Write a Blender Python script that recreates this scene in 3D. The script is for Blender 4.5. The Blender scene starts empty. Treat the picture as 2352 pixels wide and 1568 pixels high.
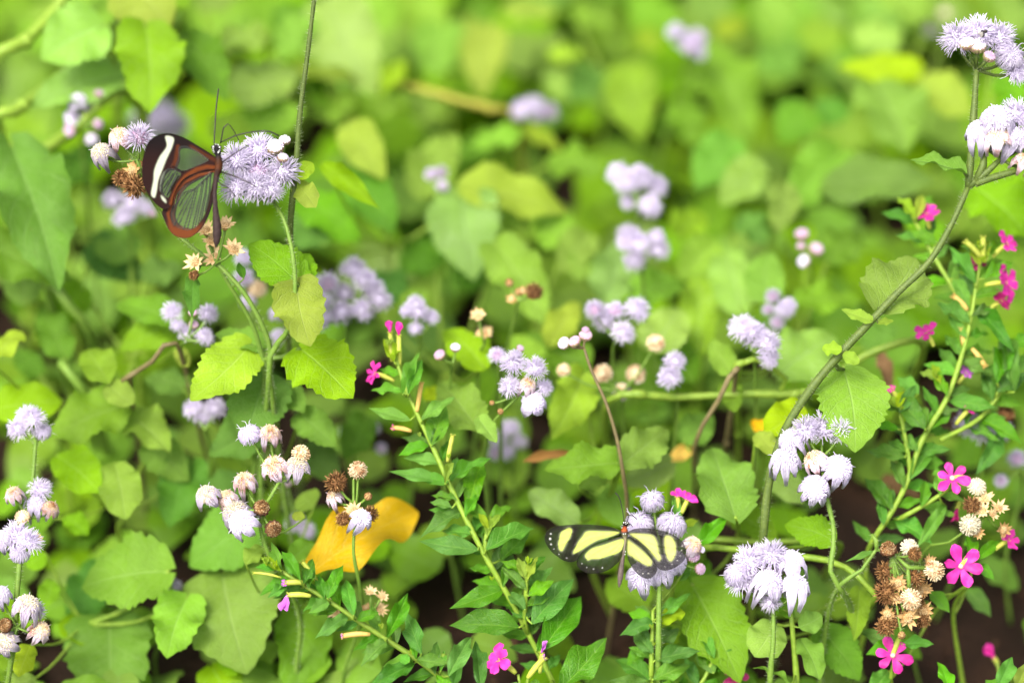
import bpy, math, random
from mathutils import Vector, Matrix, noise, geometry
R = math.radians
rnd = random.Random(7)
sc = bpy.context.scene
col = sc.collection

# ------------------------------------------------------------------ camera, sky, sun, exposure
PITCH = R(40.0); DIST = 1.111; W, H = 2352.0, 1568.0; PX = 0.4 / W     # one picture unit is 0.17 mm at the plane in focus
FWD = Vector((0, math.cos(PITCH), -math.sin(PITCH)))
RIGHT = Vector((1, 0, 0)); UPV = Vector((0, math.sin(PITCH), math.cos(PITCH)))
UP = Vector((0, 0, 1)); TOCAM = -FWD
CAM = Vector((0, -math.cos(PITCH) * DIST, 0.878))
cd = bpy.data.cameras.new('camera'); cam = bpy.data.objects.new('camera', cd); col.objects.link(cam)
cam.location = CAM; cam.rotation_euler = (math.pi / 2 - PITCH, 0, 0)
cd.sensor_width = 36; cd.lens = 100; cd.clip_start = 0.05; cd.clip_end = 500
cd.dof.use_dof = True; cd.dof.focus_distance = DIST; cd.dof.aperture_fstop = 2.5
sc.camera = cam

SUN_EL, SUN_AZ = R(60), R(-140)         # high soft sun over the photographer's left shoulder
wd = bpy.data.worlds.new('World'); sc.world = wd; wd.use_nodes = True
nt = wd.node_tree; bg = nt.nodes['Background']
sky = nt.nodes.new('ShaderNodeTexSky'); sky.sky_type = 'NISHITA'; sky.sun_disc = False
sky.sun_elevation = SUN_EL; sky.sun_rotation = SUN_AZ; sky.air_density = 1.0; sky.dust_density = 6.0; sky.ozone_density = 0.6
hz = nt.nodes.new('ShaderNodeHueSaturation'); hz.inputs['Saturation'].default_value = .30      # a thin even overcast
nt.links.new(sky.outputs[0], hz.inputs['Color']); nt.links.new(hz.outputs[0], bg.inputs[0]); bg.inputs[1].default_value = 0.15
sl = bpy.data.lights.new('sun', 'SUN'); sun = bpy.data.objects.new('sun', sl); col.objects.link(sun)
sl.energy = 1.5; sl.angle = R(18); sl.color = (1.0, 0.95, 0.86)
sd = Vector((math.sin(SUN_AZ) * math.cos(SUN_EL), math.cos(SUN_AZ) * math.cos(SUN_EL), math.sin(SUN_EL)))
sun.rotation_euler = sd.to_track_quat('Z', 'Y').to_euler()
sun.location = (0, 0, 3)
sc.view_settings.view_transform = 'Standard'; sc.view_settings.look = 'None'
sc.view_settings.gamma = 1; sc.view_settings.exposure = 1.35
sc.cycles.max_bounces = 5; sc.cycles.diffuse_bounces = 3; sc.cycles.glossy_bounces = 1; sc.cycles.transmission_bounces = 3; sc.cycles.transparent_max_bounces = 8
sc.cycles.use_adaptive_sampling = True; sc.cycles.adaptive_threshold = .02; sc.cycles.use_denoising = True

# ------------------------------------------------------------------ helpers
def P(x, y, w=0.0):
    k = PX * (DIST + w) / DIST
    return CAM + FWD * (DIST + w) + RIGHT * ((x - W / 2) * k) + UPV * (-(y - H / 2) * k)
def pix(p):
    d = p - CAM; z = d.dot(FWD); k = PX * z / DIST
    return d.dot(RIGHT) / k + W / 2, H / 2 - d.dot(UPV) / k, z - DIST
def size(px, w=0.0): return px * PX * (DIST + w) / DIST
def wground(y):
    """depth behind the focal plane at which the ground (z = 0) is met at picture row y"""
    d = FWD + UPV * (-(y - H / 2) * PX / DIST)
    return (CAM.z / -d.z) - DIST

class MB:
    def __init__(s): s.V = []; s.F = []; s.UV = {}; s.C = None
    def tube(s, pts, rads, sides=6, cap=True):
        n = len(pts); prev = None; base = len(s.V)
        for i in range(n):
            t = (pts[min(i + 1, n - 1)] - pts[max(i - 1, 0)])
            t = t.normalized() if t.length > 1e-12 else Vector((0, 0, 1))
            if prev is None:
                a = Vector((1, 0, 0)) if abs(t.x) < .8 else Vector((0, 1, 0))
                prev = (a - t * a.dot(t)).normalized()
            else:
                prev = prev - t * prev.dot(t)
                prev = prev.normalized() if prev.length > 1e-9 else t.orthogonal().normalized()
            b = t.cross(prev)
            for k in range(sides):
                an = 2 * math.pi * k / sides
                s.V.append(pts[i] + (prev * math.cos(an) + b * math.sin(an)) * rads[i])
        for i in range(n - 1):
            for k in range(sides):
                a = base + i * sides + k; b2 = base + i * sides + (k + 1) % sides
                s.F.append((a, b2, b2 + sides, a + sides))
        if cap:
            s.F.append(tuple(base + k for k in range(sides))[::-1]); s.F.append(tuple(base + (n - 1) * sides + k for k in range(sides)))
    def lathe(s, prof, sides=14, wob=0.0, rr=rnd):
        base = len(s.V)
        for r, z in prof:
            for k in range(sides):
                an = 2 * math.pi * k / sides; q = r * (1 + wob * (rr.random() - .5))
                s.V.append(Vector((q * math.cos(an), q * math.sin(an), z)))
        for i in range(len(prof) - 1):
            for k in range(sides):
                a = base + i * sides + k; b = base + i * sides + (k + 1) % sides
                s.F.append((a, b, b + sides, a + sides))
        s.F.append(tuple(base + k for k in range(sides))[::-1]); s.F.append(tuple(base + (len(prof) - 1) * sides + k for k in range(sides)))
    def add(s, verts, faces):
        b = len(s.V); s.V += verts; s.F += [tuple(i + b for i in f) for f in faces]
    def mesh(s, name, mats, smooth=True):
        me = bpy.data.meshes.new(name); me.from_pydata(s.V, [], s.F); me.update()
        for m in (mats if isinstance(mats, (list, tuple)) else [mats]): me.materials.append(m)
        if smooth: me.polygons.foreach_set('use_smooth', [True] * len(me.polygons))
        return me

def spline(pts, step):
    """Catmull-Rom through the points, sampled about every step metres"""
    if len(pts) < 2: return pts
    q = [pts[0] * 2 - pts[1]] + pts + [pts[-1] * 2 - pts[-2]]; out = []
    for i in range(1, len(q) - 2):
        a, b, c, d = q[i - 1], q[i], q[i + 1], q[i + 2]
        n = max(1, min(14, int((c - b).length / step)))
        for k in range(n):
            t = k / n
            out.append(0.5 * ((2 * b) + (c - a) * t + (2 * a - 5 * b + 4 * c - d) * t * t + (3 * b - a - 3 * c + d) * t ** 3))
    out.append(pts[-1]); return out

def interp(tab, u):
    for i in range(len(tab) - 1):
        if u <= tab[i + 1][0]:
            t = (u - tab[i][0]) / (tab[i + 1][0] - tab[i][0] + 1e-9); return tab[i][1] + (tab[i + 1][1] - tab[i][1]) * t
    return tab[-1][1]

def thing(name, label, cat, loc, group=None):
    o = bpy.data.objects.new(name, None); o.empty_display_size = .01; o.location = loc; col.objects.link(o)
    o['label'] = label; o['category'] = cat
    if group: o['group'] = group
    return o
def part(name, me, parent, M=None, label=None, kind=None):
    """a part given by its world matrix M, under a thing that is an unrotated Empty"""
    o = bpy.data.objects.new(name, me); col.objects.link(o)
    if parent is not None:
        o.parent = parent; o.matrix_parent_inverse = Matrix.Translation(-parent.location)
    o.matrix_basis = M if M is not None else Matrix.Identity(4)
    if label: o['label'] = label
    if kind: o['kind'] = kind
    return o
def subpart(name, me, parent, M=None):
    o = bpy.data.objects.new(name, me); col.objects.link(o); o.parent = parent
    if M is not None: o.matrix_basis = M
    return o
def basis(pos, xa, na, sx=1, sy=1, sz=1):
    """matrix with x along xa and z as near na as can be"""
    x = xa.normalized(); n = na - x * na.dot(x)
    n = n.normalized() if n.length > 1e-6 else x.orthogonal().normalized()
    y = n.cross(x)
    M = Matrix(((x.x * sx, y.x * sy, n.x * sz, pos.x), (x.y * sx, y.y * sy, n.y * sz, pos.y), (x.z * sx, y.z * sy, n.z * sz, pos.z), (0, 0, 0, 1)))
    return M

# ------------------------------------------------------------------ materials
class NB:
    def __init__(s, name):
        s.m = bpy.data.materials.new(name); s.m.use_nodes = True; s.t = s.m.node_tree; s.t.nodes.clear()
        s.out = s.n('ShaderNodeOutputMaterial')
    def n(s, t, **kw):
        x = s.t.nodes.new(t)
        for k, v in kw.items(): setattr(x, k, v)
        return x
    def l(s, a, b): s.t.links.new(a, b)
    def math(s, op, a, b=None, c=None, clamp=False):
        x = s.n('ShaderNodeMath', operation=op, use_clamp=clamp)
        for i, v in enumerate((a, b, c)):
            if v is None: continue
            if isinstance(v, (int, float)): x.inputs[i].default_value = v
            else: s.l(v, x.inputs[i])
        return x.outputs[0]
    def mix(s, f, a, b, bt='MIX'):
        x = s.n('ShaderNodeMix', data_type='RGBA', blend_type=bt)
        for i, v in ((0, f), (6, a), (7, b)):
            if isinstance(v, (int, float)): x.inputs[i].default_value = v
            elif isinstance(v, tuple): x.inputs[i].default_value = (*v, 1) if len(v) == 3 else v
            else: s.l(v, x.inputs[i])
        return x.outputs[2]
    def noise(s, vec, scale, detail=3, rough=.5):
        x = s.n('ShaderNodeTexNoise'); x.inputs['Scale'].default_value = scale; x.inputs['Detail'].default_value = detail
        x.inputs['Roughness'].default_value = rough
        if vec is not None: s.l(vec, x.inputs['Vector'])
        return x.outputs['Fac']
    def ramp(s, f, stops):
        x = s.n('ShaderNodeValToRGB'); e = x.color_ramp.elements
        while len(e) < len(stops): e.new(.5)
        for i, (p, c) in enumerate(stops): e[i].position = p; e[i].color = (*c, 1)
        s.l(f, x.inputs[0]); return x.outputs[0]

def leaf_material(name, base, vein, back, rough=.48, spec=.14, transl=.35, nlat=7.0, slope=.32, bump=.5, tone_attr=False, spots=.5, veinmix=.8):
    b = NB(name)
    uv = b.n('ShaderNodeUVMap'); sp = b.n('ShaderNodeSeparateXYZ'); b.l(uv.outputs[0], sp.inputs[0])
    u, vv = sp.outputs[0], sp.outputs[1]
    v = b.math('ABSOLUTE', b.math('MULTIPLY_ADD', vv, 2.0, -1.0))
    if tone_attr:
        at = b.n('ShaderNodeAttribute', attribute_name='tone'); rand = at.outputs['Fac']
    else:
        oi = b.n('ShaderNodeObjectInfo'); rand = oi.outputs['Random']
    tc = b.n('ShaderNodeTexCoord')
    wob = b.noise(uv.outputs[0], 5.0, 2)
    mid = b.math('SUBTRACT', 1.0, b.math('DIVIDE', v, 0.05), clamp=True)
    ph = b.math('ADD', b.math('MULTIPLY', b.math('SUBTRACT', u, b.math('MULTIPLY', v, slope)), nlat), b.math('MULTIPLY', wob, .55))
    fr = b.math('ABSOLUTE', b.math('SUBTRACT', b.math('FRACT', ph), .5))
    lat = b.math('SUBTRACT', 1.0, b.math('DIVIDE', fr, .075), clamp=True)
    vm = b.math('MAXIMUM', mid, b.math('MULTIPLY', lat, .7))
    if not tone_attr:
        vor = b.n('ShaderNodeTexVoronoi', feature='DISTANCE_TO_EDGE'); vor.inputs['Scale'].default_value = 15
        b.l(uv.outputs[0], vor.inputs['Vector'])
        net = b.math('SUBTRACT', 1.0, b.math('MULTIPLY', vor.outputs['Distance'], 8.0), clamp=True)
        vm = b.math('MAXIMUM', vm, b.math('MULTIPLY', net, .30))
    gn = b.n('ShaderNodeNewGeometry')
    mot = b.noise(gn.outputs['Position'], 90, 3)
    c = b.mix(b.math('MULTIPLY', vm, veinmix), base, vein)
    hs = b.n('ShaderNodeHueSaturation')
    b.l(c, hs.inputs['Color'])
    b.l(b.math('MULTIPLY_ADD', rand, .026, .489), hs.inputs['Hue'])
    b.l(b.math('MULTIPLY_ADD', mot, .5, b.math('MULTIPLY_ADD', b.math('FRACT', b.math('MULTIPLY', rand, 7.31)), .45, .52)), hs.inputs['Value'])
    b.l(b.math('MULTIPLY_ADD', b.math('FRACT', b.math('MULTIPLY', rand, 3.7)), .16, .90), hs.inputs['Saturation'])
    c = hs.outputs[0]
    if spots and not tone_attr:
        sn = b.noise(uv.outputs[0], 19, 2, .6)
        c = b.mix(b.math('MULTIPLY', b.math('GREATER_THAN', sn, .735), spots), c, (.22, .13, .03))
    bp = b.n('ShaderNodeBump'); bp.inputs['Strength'].default_value = bump; bp.inputs['Distance'].default_value = .0011
    hgt = b.math('ADD', b.math('MULTIPLY', vm, -1.0), b.math('MULTIPLY', b.noise(uv.outputs[0], 40, 2), .6))
    if not tone_attr: b.l(hgt, bp.inputs['Height'])
    pr = b.n('ShaderNodeBsdfPrincipled'); b.l(c, pr.inputs['Base Color'])
    rn = b.math('MULTIPLY_ADD', mot, .25, rough - .12); b.l(rn, pr.inputs['Roughness'])
    pr.inputs['Specular IOR Level'].default_value = spec; b.l(bp.outputs[0], pr.inputs['Normal'])
    tr = b.n('ShaderNodeBsdfTranslucent'); b.l(b.mix(.55, c, back), tr.inputs['Color']); b.l(bp.outputs[0], tr.inputs['Normal'])
    mx = b.n('ShaderNodeMixShader'); mx.inputs[0].default_value = transl
    b.l(pr.outputs[0], mx.inputs[1]); b.l(tr.outputs[0], mx.inputs[2]); b.l(mx.outputs[0], b.out.inputs[0])
    return b.m

def plain_material(name, c1, c2, scale=400, rough=.6, transl=0.0, bump=.3, spec=.3, c3=None):
    b = NB(name); tc = b.n('ShaderNodeNewGeometry'); oi = b.n('ShaderNodeObjectInfo')
    n1 = b.noise(tc.outputs['Position'], scale, 4, .6)
    st = [(.3, c1), (.7, c2)] if c3 is None else [(.3, c1), (.55, c2), (.72, c3)]
    c = b.ramp(n1, st)
    hs = b.n('ShaderNodeHueSaturation'); b.l(c, hs.inputs['Color'])
    b.l(b.math('MULTIPLY_ADD', oi.outputs['Random'], .3, .85), hs.inputs['Value'])
    pr = b.n('ShaderNodeBsdfPrincipled'); b.l(hs.outputs[0], pr.inputs['Base Color'])
    pr.inputs['Roughness'].default_value = rough; pr.inputs['Specular IOR Level'].default_value = spec
    bp = b.n('ShaderNodeBump'); bp.inputs['Strength'].default_value = bump; bp.inputs['Distance'].default_value = .0003
    b.l(b.noise(tc.outputs['Position'], scale * 3, 3), bp.inputs['Height']); b.l(bp.outputs[0], pr.inputs['Normal'])
    if transl:
        tr = b.n('ShaderNodeBsdfTranslucent'); b.l(hs.outputs[0], tr.inputs['Color'])
        mx = b.n('ShaderNodeMixShader'); mx.inputs[0].default_value = transl
        b.l(pr.outputs[0], mx.inputs[1]); b.l(tr.outputs[0], mx.inputs[2]); b.l(mx.outputs[0], b.out.inputs[0])
    else: b.l(pr.outputs[0], b.out.inputs[0])
    return b.m

LM = {
 'y': leaf_material('leaf_yellow_green', (.25, .36, .010), (.34, .44, .08), (.36, .52, .02), transl=.42),
 'l': leaf_material('leaf_light_green', (.165, .305, .012), (.26, .40, .08), (.26, .46, .02), transl=.38),
 'm': leaf_material('leaf_mid_green', (.10, .225, .009), (.18, .32, .06), (.18, .38, .02), transl=.33),
 'd': leaf_material('leaf_deep_green', (.06, .155, .007), (.11, .23, .04), (.10, .27, .02), transl=.28),
 'b': leaf_material('leaf_sky_sheen_green', (.185, .325, .022), (.25, .37, .12), (.20, .40, .05), transl=.30, rough=.40, spec=.30),  # pale bluish sheen of the sky painted into the leaf colour
 'c': leaf_material('leaf_glossy_dark', (.058, .180, .006), (.17, .33, .04), (.14, .36, .01), rough=.36, spec=.32, transl=.20, nlat=6, slope=.22, spots=0, veinmix=.9),
 'g': leaf_material('leaf_glossy_bright', (.10, .28, .010), (.17, .37, .06), (.18, .45, .02), rough=.36, spec=.3, transl=.30, nlat=6, slope=.22, spots=0),
 'n': leaf_material('leaf_young_tip', (.27, .40, .020), (.36, .48, .06), (.45, .60, .02), rough=.45, transl=.45, spots=0),
 'o': leaf_material('leaf_dead_orange', (.58, .34, .012), (.64, .43, .07), (.75, .34, .01), rough=.5, spec=.25, transl=.3, spots=.8),
 'k': leaf_material('leaf_dead_brown', (.20, .10, .035), (.28, .16, .06), (.25, .12, .03), rough=.7, spec=.15, transl=.15),
}
M_UNDER = leaf_material('undergrowth_leaf', (.138, .262, .010), (.19, .33, .06), (.19, .40, .02), transl=.33, tone_attr=True)
M = {
 'stem': plain_material('stem_green', (.10, .19, .022), (.16, .26, .035), 500, .55, .1),
 'stem_dark': plain_material('stem_dark_green', (.05, .08, .013), (.085, .12, .02), 500, .55),
 'stem_pale': plain_material('stem_pale_green', (.13, .23, .018), (.23, .33, .035), 400, .5, .15),
 'stem_brown': plain_material('stem_brown', (.10, .075, .035), (.17, .14, .05), 500, .6),
 'stem_warm': plain_material('stem_warm', (.20, .22, .02), (.30, .25, .035), 200, .55, .1),
 'hair': plain_material('stem_hair', (.34, .42, .20), (.46, .52, .30), 800, .5, .3, 0),
 'cup': plain_material('involucre_green', (.13, .24, .035), (.24, .34, .07), 900, .6, .1),
 'cup_pink': plain_material('involucre_pink', (.38, .16, .20), (.30, .34, .10), 900, .6, .1),
 'cup_brown': plain_material('involucre_brown', (.12, .05, .018), (.26, .13, .045), 900, .75),
 'lilac': plain_material('floret_lilac', (.76, .68, .87), (.88, .82, .93), 700, .6, .25, .1),
 'lilac_w': plain_material('floret_white_lilac', (.68, .61, .78), (.80, .74, .86), 700, .6, .25, .1),
 'pink': plain_material('floret_pink', (.58, .36, .52), (.72, .55, .70), 500, .6, .25, .1),
 'cream': plain_material('floret_cream', (.56, .48, .30), (.74, .68, .53), 600, .65, .2, .1, .3),
 'cream_b': plain_material('floret_cream_browned', (.30, .11, .03), (.72, .58, .36), 330, .7, .15, .1, .2, (.84, .78, .62)),
 'fil': plain_material('filament_lilac', (.76, .68, .87), (.88, .83, .93), 250, .5, .55, 0),
 'fil_w': plain_material('filament_white', (.66, .57, .70), (.79, .72, .80), 250, .5, .55, 0),
 'fil_r': plain_material('filament_rusty', (.46, .22, .14), (.74, .62, .72), 160, .55, .3, 0, .3, (.80, .72, .82)),
 'tan': plain_material('dry_tan', (.36, .19, .06), (.58, .39, .17), 350, .7, .2),
 'tan_l': plain_material('dry_pale_tan', (.54, .36, .16), (.74, .58, .34), 350, .7, .25),
 'brown': plain_material('dry_brown', (.085, .034, .010), (.25, .12, .038), 420, .8),
 'dark': plain_material('dry_dark_brown', (.045, .018, .008), (.13, .055, .022), 500, .8),
 'mag': plain_material('petal_magenta', (.50, .012, .22), (.72, .045, .38), 260, .5, .35, .2),
 'mag_d': plain_material('petal_dark_magenta', (.30, .006, .09), (.46, .015, .17), 260, .5, .3, .2),
 'vio': plain_material('petal_violet', (.42, .08, .46), (.58, .16, .60), 260, .5, .35, .2),
 'calyx': plain_material('calyx_yellow_green', (.34, .40, .04), (.46, .48, .08), 500, .5, .2),
 'calyx_t': plain_material('calyx_tan', (.50, .32, .08), (.60, .44, .12), 400, .55, .2),
 'throat': plain_material('flower_throat', (.72, .52, .40), (.80, .66, .50), 500, .6, .2),
}

# ------------------------------------------------------------------ leaves
PROFILE = {
 'ovate': [(0, .03), (.02, .17), (.07, .33), (.16, .445), (.30, .5), (.45, .49), (.60, .43), (.74, .33), (.86, .21), (.95, .09), (1, 0)],
 'lance': [(0, .04), (.06, .16), (.18, .36), (.32, .48), (.43, .5), (.56, .455), (.70, .34), (.83, .195), (.93, .075), (1, 0)],
 'round': [(0, .04), (.05, .20), (.16, .36), (.32, .47), (.5, .5), (.68, .455), (.83, .34), (.93, .2), (.98, .09), (1, 0)],
}
def leaf_shape(kind, teeth, amp, seed, nu, curl, fold, wave):
    rr = random.Random(seed); V = []; F = []; UV = []
    cols = [-1, -.72, -.4, -.12, 0, .12, .4, .72, 1] if nu > 12 else [-1, -.5, 0, .5, 1]
    nc = len(cols); ph = rr.random() * 6; sway = (rr.random() - .5) * .1; tw = (rr.random() - .5) * .25
    for i in range(nu + 1):
        u = i / nu; hw = interp(PROFILE[kind], u)
        for j, c in enumerate(cols):
            e = 1.0
            if teeth and abs(c) == 1 and .06 < u < .97:
                t = (u * teeth + (.3 if c > 0 else 0) + .15 * math.sin(ph + u * 9)) % 1
                e = 1 + amp * (1.15 * t - .55 if t < .85 else .3 - (t - .85) * 4.5)
            a = abs(c)
            back = -.075 * (a ** 2) * max(0, 1 - u / .22) if kind == 'ovate' else 0      # lobes of the base
            y = c * hw * e
            z = -curl * (u - .25) ** 2 + fold * abs(y) * (1 - .5 * u) + wave * math.sin(u * 13 + ph + (1.7 if c > 0 else 0)) * a * a * hw * 1.6
            z += tw * y * u - .10 * y * y
            if kind == 'ovate': z += .010 * math.sin((u - a * .3) * 7 * 6.28) * a * (1 - a * .4)
            V.append(Vector((u + back, y + sway * math.sin(u * 3.1), z))); UV.append((u, c * .5 + .5))
    for i in range(nu):
        for j in range(nc - 1):
            a = i * nc + j; F.append((a, a + nc, a + nc + 1, a + 1))
    return V, F, UV
_leaf = {}
def leaf_mesh(kind, tone, var, far):
    key = (kind, tone, var, far)
    if key not in _leaf:
        rr = random.Random(var * 31 + len(kind))
        teeth = 0
        amp = 0.0
        if kind == 'ovate': teeth, amp = (9 + var % 3), .17
        if kind == 'round': teeth, amp = (6 if var % 2 else 0), .05
        nu = (14 if kind == 'lance' else 40) if not far else (24 if kind == 'ovate' else 12)
        V, F, UV = leaf_shape(kind, teeth, amp, var * 7 + 1, nu, curl=.04 + .42 * rr.random(), fold=(.10 + .25 * rr.random()) * (1.5 if kind == 'lance' else 1), wave=.05 + .13 * rr.random())
        me = bpy.data.meshes.new('leaf'); me.from_pydata(V, [], F); me.update(); me.materials.append(LM[tone])
        uvl = me.uv_layers.new(name='UVMap')
        for lp in me.loops: uvl.data[lp.index].uv = UV[lp.vertex_index]
        me.polygons.foreach_set('use_smooth', [True] * len(me.polygons))
        _leaf[key] = me
    return _leaf[key]
def add_leaf(parent, bx, by, tx, ty, wpx, w, tone, kind='ovate', roll=0.0, dw=None, name='leaf', label=None):
    if dw is None: dw = .75 * (by - ty) * PX + rnd.uniform(-.3, .3) * abs(bx - tx) * PX
    b = P(bx, by, w - dw * .5); t = P(tx, ty, w + dw * .5)
    ax = t - b; L = ax.length
    n = TOCAM * .62 + UP * .55 + Vector((rnd.uniform(-.22, .22), rnd.uniform(-.15, .15), 0))
    n = Matrix.Rotation(roll, 4, ax.normalized()) @ n
    me = leaf_mesh(kind, tone, rnd.randrange(9), abs(w) > .045)
    part(name, me, parent, basis(b, ax, n, L, size(wpx, w) * (.9 if kind == 'lance' else 1.04), L), label)
    return b

# ------------------------------------------------------------------ flower heads (unit radius, z is the axis)
def fib(n, zmin, rr, jit=.12):
    out = []
    for i in range(n):
        z = 1 - (1 - zmin) * (i + .5) / n; a = i * 2.399963 + rr.random() * .3
        r = math.sqrt(max(0, 1 - z * z))
        out.append(Vector((r * math.cos(a), r * math.sin(a), z)) + Vector((rr.uniform(-jit, jit), rr.uniform(-jit, jit), rr.uniform(-jit, jit)))  )
    return [v.normalized() for v in out]
def cup(r, top, depth, rr, sides=14):
    m = MB(); m.lathe([(.12, -depth), (r * .55, -depth * .88), (r * .85, -depth * .5), (r, -depth * .1), (r * 1.02, top), (r * .9, top + .04), (r * .5, top + .06)], sides, .06, rr)
    for k in range(12):                                             # narrow bracts standing round the cup
        a = 2 * math.pi * (k + rr.random() * .4) / 12; d = Vector((math.cos(a), math.sin(a), 0)); z = Vector((0, 0, 1))
        m.tube([d * r * .6 - z * depth * .85, d * r * .98 - z * depth * .35, d * r * 1.1 + z * (top + .08)], [.07, .085, .015], 4, False)
    return m
def knobs(m, dirs, R0, zc, kr, kh, rr, flat=1.0):
    for d in dirs:
        p = Vector((d.x * R0, d.y * R0, zc + d.z * R0 * flat)); k = kr * rr.uniform(.75, 1.2)
        m.tube([p - d * kh * .6, p + d * kh * .3, p + d * kh * rr.uniform(.8, 1.3)], [k * .7, k, k * .55], 5)
def core(m, r, zc, flat=1.0):
    prof = [(.02, zc - r * flat * .6)]
    for i in range(7):
        a = -0.6 + i * (math.pi / 2 + .6) / 6; prof.append((max(.01, r * math.cos(a)), zc + r * flat * math.sin(a)))
    m.lathe(prof, 14)
def make_head(kind, seed):
    rr = random.Random(seed); parts = {}
    Z = Vector((0, 0, 1))
    if kind in ('open', 'openp', 'fresh'):
        parts['flower_head'] = (cup(.46, -.05, .5, rr), 'cup')
        m = MB(); core(m, .50, 0, .85)
        knobs(m, fib(95 if kind != 'fresh' else 130, -.15, rr, .05), .52, 0, .055, .10, rr, .85)
        parts['florets'] = (m, {'open': 'lilac', 'openp': 'pink', 'fresh': 'lilac_w'}[kind])
        m = MB()
        n = 230
        if kind == 'fresh':
            for d in fib(170, -.25, rr, .06):                          # strands lying down over the dome
                h = Vector((d.x, d.y, 0)); h = h.normalized() if h.length > .05 else Vector((1, 0, 0))
                a = math.acos(max(-1, min(1, d.z))); pts = []
                for k in range(4):
                    b = min(a + k * .28, 2.1); rad = .64 + .06 * k + rr.uniform(-.02, .03)
                    pts.append(h * math.sin(b) * rad + Z * (math.cos(b) * rad * .9))
                m.tube(pts, [.022, .024, .022, .012], 3)
            n = 13
        for d in fib(n, -.35, rr, .22):
            ln = rr.uniform(.30, .62) * (1.1 if kind == 'fresh' else 1); p0 = d * .48
            j = Vector((rr.uniform(-1, 1), rr.uniform(-1, 1), rr.uniform(-1, .6))) * .35
            p1 = p0 + d * ln * .45; p2 = p1 + (d + j * .6).normalized() * ln * .35; p3 = p2 + (d + j * 1.5 - Z * .25).normalized() * ln * .4
            m.tube([p0, p1, p2, p3], [.022, .026, .023, .013], 3)
        parts['filaments'] = (m, 'fil')
    elif kind in ('droop', 'droopw', 'droopr'):
        parts['flower_head'] = (cup(.42, -.05, .45, rr), 'cup')
        m = MB(); core(m, .53, .02, .9); knobs(m, fib(150, -.1, rr, .04), .55, .02, .042, .085, rr, .9)
        parts['florets'] = (m, {'droop': 'lilac_w', 'droopw': 'cream', 'droopr': 'cream_b'}[kind])
        m = MB(); K = rr.randint(5, 8); az = sorted((k + rr.uniform(-.3, .3)) * 2 * math.pi / K for k in range(K)); ln = [rr.uniform(.2, 1.15) for _ in range(K)]
        for i in range(230):
            a = rr.random() * 6.2832; k = min(range(K), key=lambda q: abs((a - az[q] + math.pi) % 6.2832 - math.pi))
            da = ((az[k] - a + math.pi) % 6.2832) - math.pi; pol = rr.uniform(.5, 1.45); L = ln[k] * rr.uniform(.75, 1.05)
            def at(ang, r, z): return Vector((math.cos(ang) * r, math.sin(ang) * r, z))
            p0 = at(a, .55 * math.sin(pol), .02 + .5 * math.cos(pol)); p1 = at(a + da * .12, .62 * math.sin(min(pol + .3, 1.6)) + .03, .02 + .5 * math.cos(min(pol + .4, 1.8)))
            p2 = at(a + da * .45, .69 + rr.uniform(-.04, .05), -.10 - .28 * L); p3 = at(a + da * .85 + rr.uniform(-.06, .06), .70 + rr.uniform(-.08, .06), -.22 - .86 * L)
            m.tube([p0, p1, p2, p3], [.022, .027, .025, .010], 3)
        for d in fib(7, .1, rr, .3):
            m.tube([d * .5, d * .72, d * .86 - Z * .1], [.025, .024, .014], 3)
        parts['filaments'] = (m, {'droop': 'fil', 'droopw': 'fil_w', 'droopr': 'fil_r'}[kind])
    elif kind == 'bud':
        parts['flower_head'] = (cup(.72, .08, .62, rr, 16), 'cup_pink')
        m = MB(); core(m, .62, .05, .55); knobs(m, fib(80, .05, rr, .03), .66, .05, .075, .09, rr, .6)
        parts['florets'] = (m, 'lilac' if seed % 2 else 'pink')
    elif kind == 'dark':
        parts['flower_head'] = (cup(.78, .05, .75, rr, 12), 'dark')
        m = MB(); core(m, .70, 0, .7)
        for k in range(70):
            d = fib(1, .99, rr, 1.2)[0]; d.z = abs(d.z); p = d * .72
            m.tube([p * .9, p + d * rr.uniform(.05, .18)], [.05, .025], 3)
        parts['seed_disc'] = (m, 'brown')
        m = MB()
        for d in fib(38, .35, rr, .04):                              # pale open mouths of the empty seed sockets
            x = d.orthogonal().normalized(); y = d.cross(x); c = Vector((d.x * .76, d.y * .76, d.z * .56))
            ring = [c + (x * math.cos(t) + y * math.sin(t)) * .075 for t in [i * 1.0472 for i in range(7)]]
            m.tube(ring, [.020] * 7, 3, False)
        parts['seed_sockets'] = (m, 'tan_l')
    elif kind in ('star', 'starl'):
        m = MB(); m.lathe([(.08, -.55), (.22, -.42), (.34, -.12), (.36, .02), (.28, .10), (.10, .14)], 12, .08, rr)
        parts['flower_head'] = (m, 'tan')
        n = rr.randint(9, 12)
        m = MB()
        for k in range(n):
            a = 2 * math.pi * (k + rr.uniform(-.25, .25)) / n; L = rr.uniform(.65, 1.0); w = rr.uniform(.13, .19); up = rr.uniform(.05, .45)
            d = Vector((math.cos(a), math.sin(a), 0)); s = Vector((-d.y, d.x, 0)); b = len(m.V)
            for t, wd in ((.28, .6), (.5, 1.0), (.75, .7), (1.0, .05)):
                c = d * (t * L) + Z * (up * t * t - .05)
                m.V += [c - s * w * wd + Z * .05, c - Z * .03, c + s * w * wd + Z * .05]
            for q in range(3):
                for j in range(2): m.F.append((b + q * 3 + j, b + q * 3 + j + 1, b + q * 3 + j + 4, b + q * 3 + j + 3))
        parts['bracts'] = (m, 'tan_l' if kind == 'starl' else 'tan')
        m = MB(); knobs(m, fib(26, .3, rr, .05), .30, .02, .05, .07, rr, .5); parts['seed_disc'] = (m, 'tan_l')
    elif kind == 'scruff':
        parts['flower_head'] = (cup(.6, 0, .75, rr, 10), 'brown')
        m = MB(); core(m, .5, 0, .9)
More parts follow.
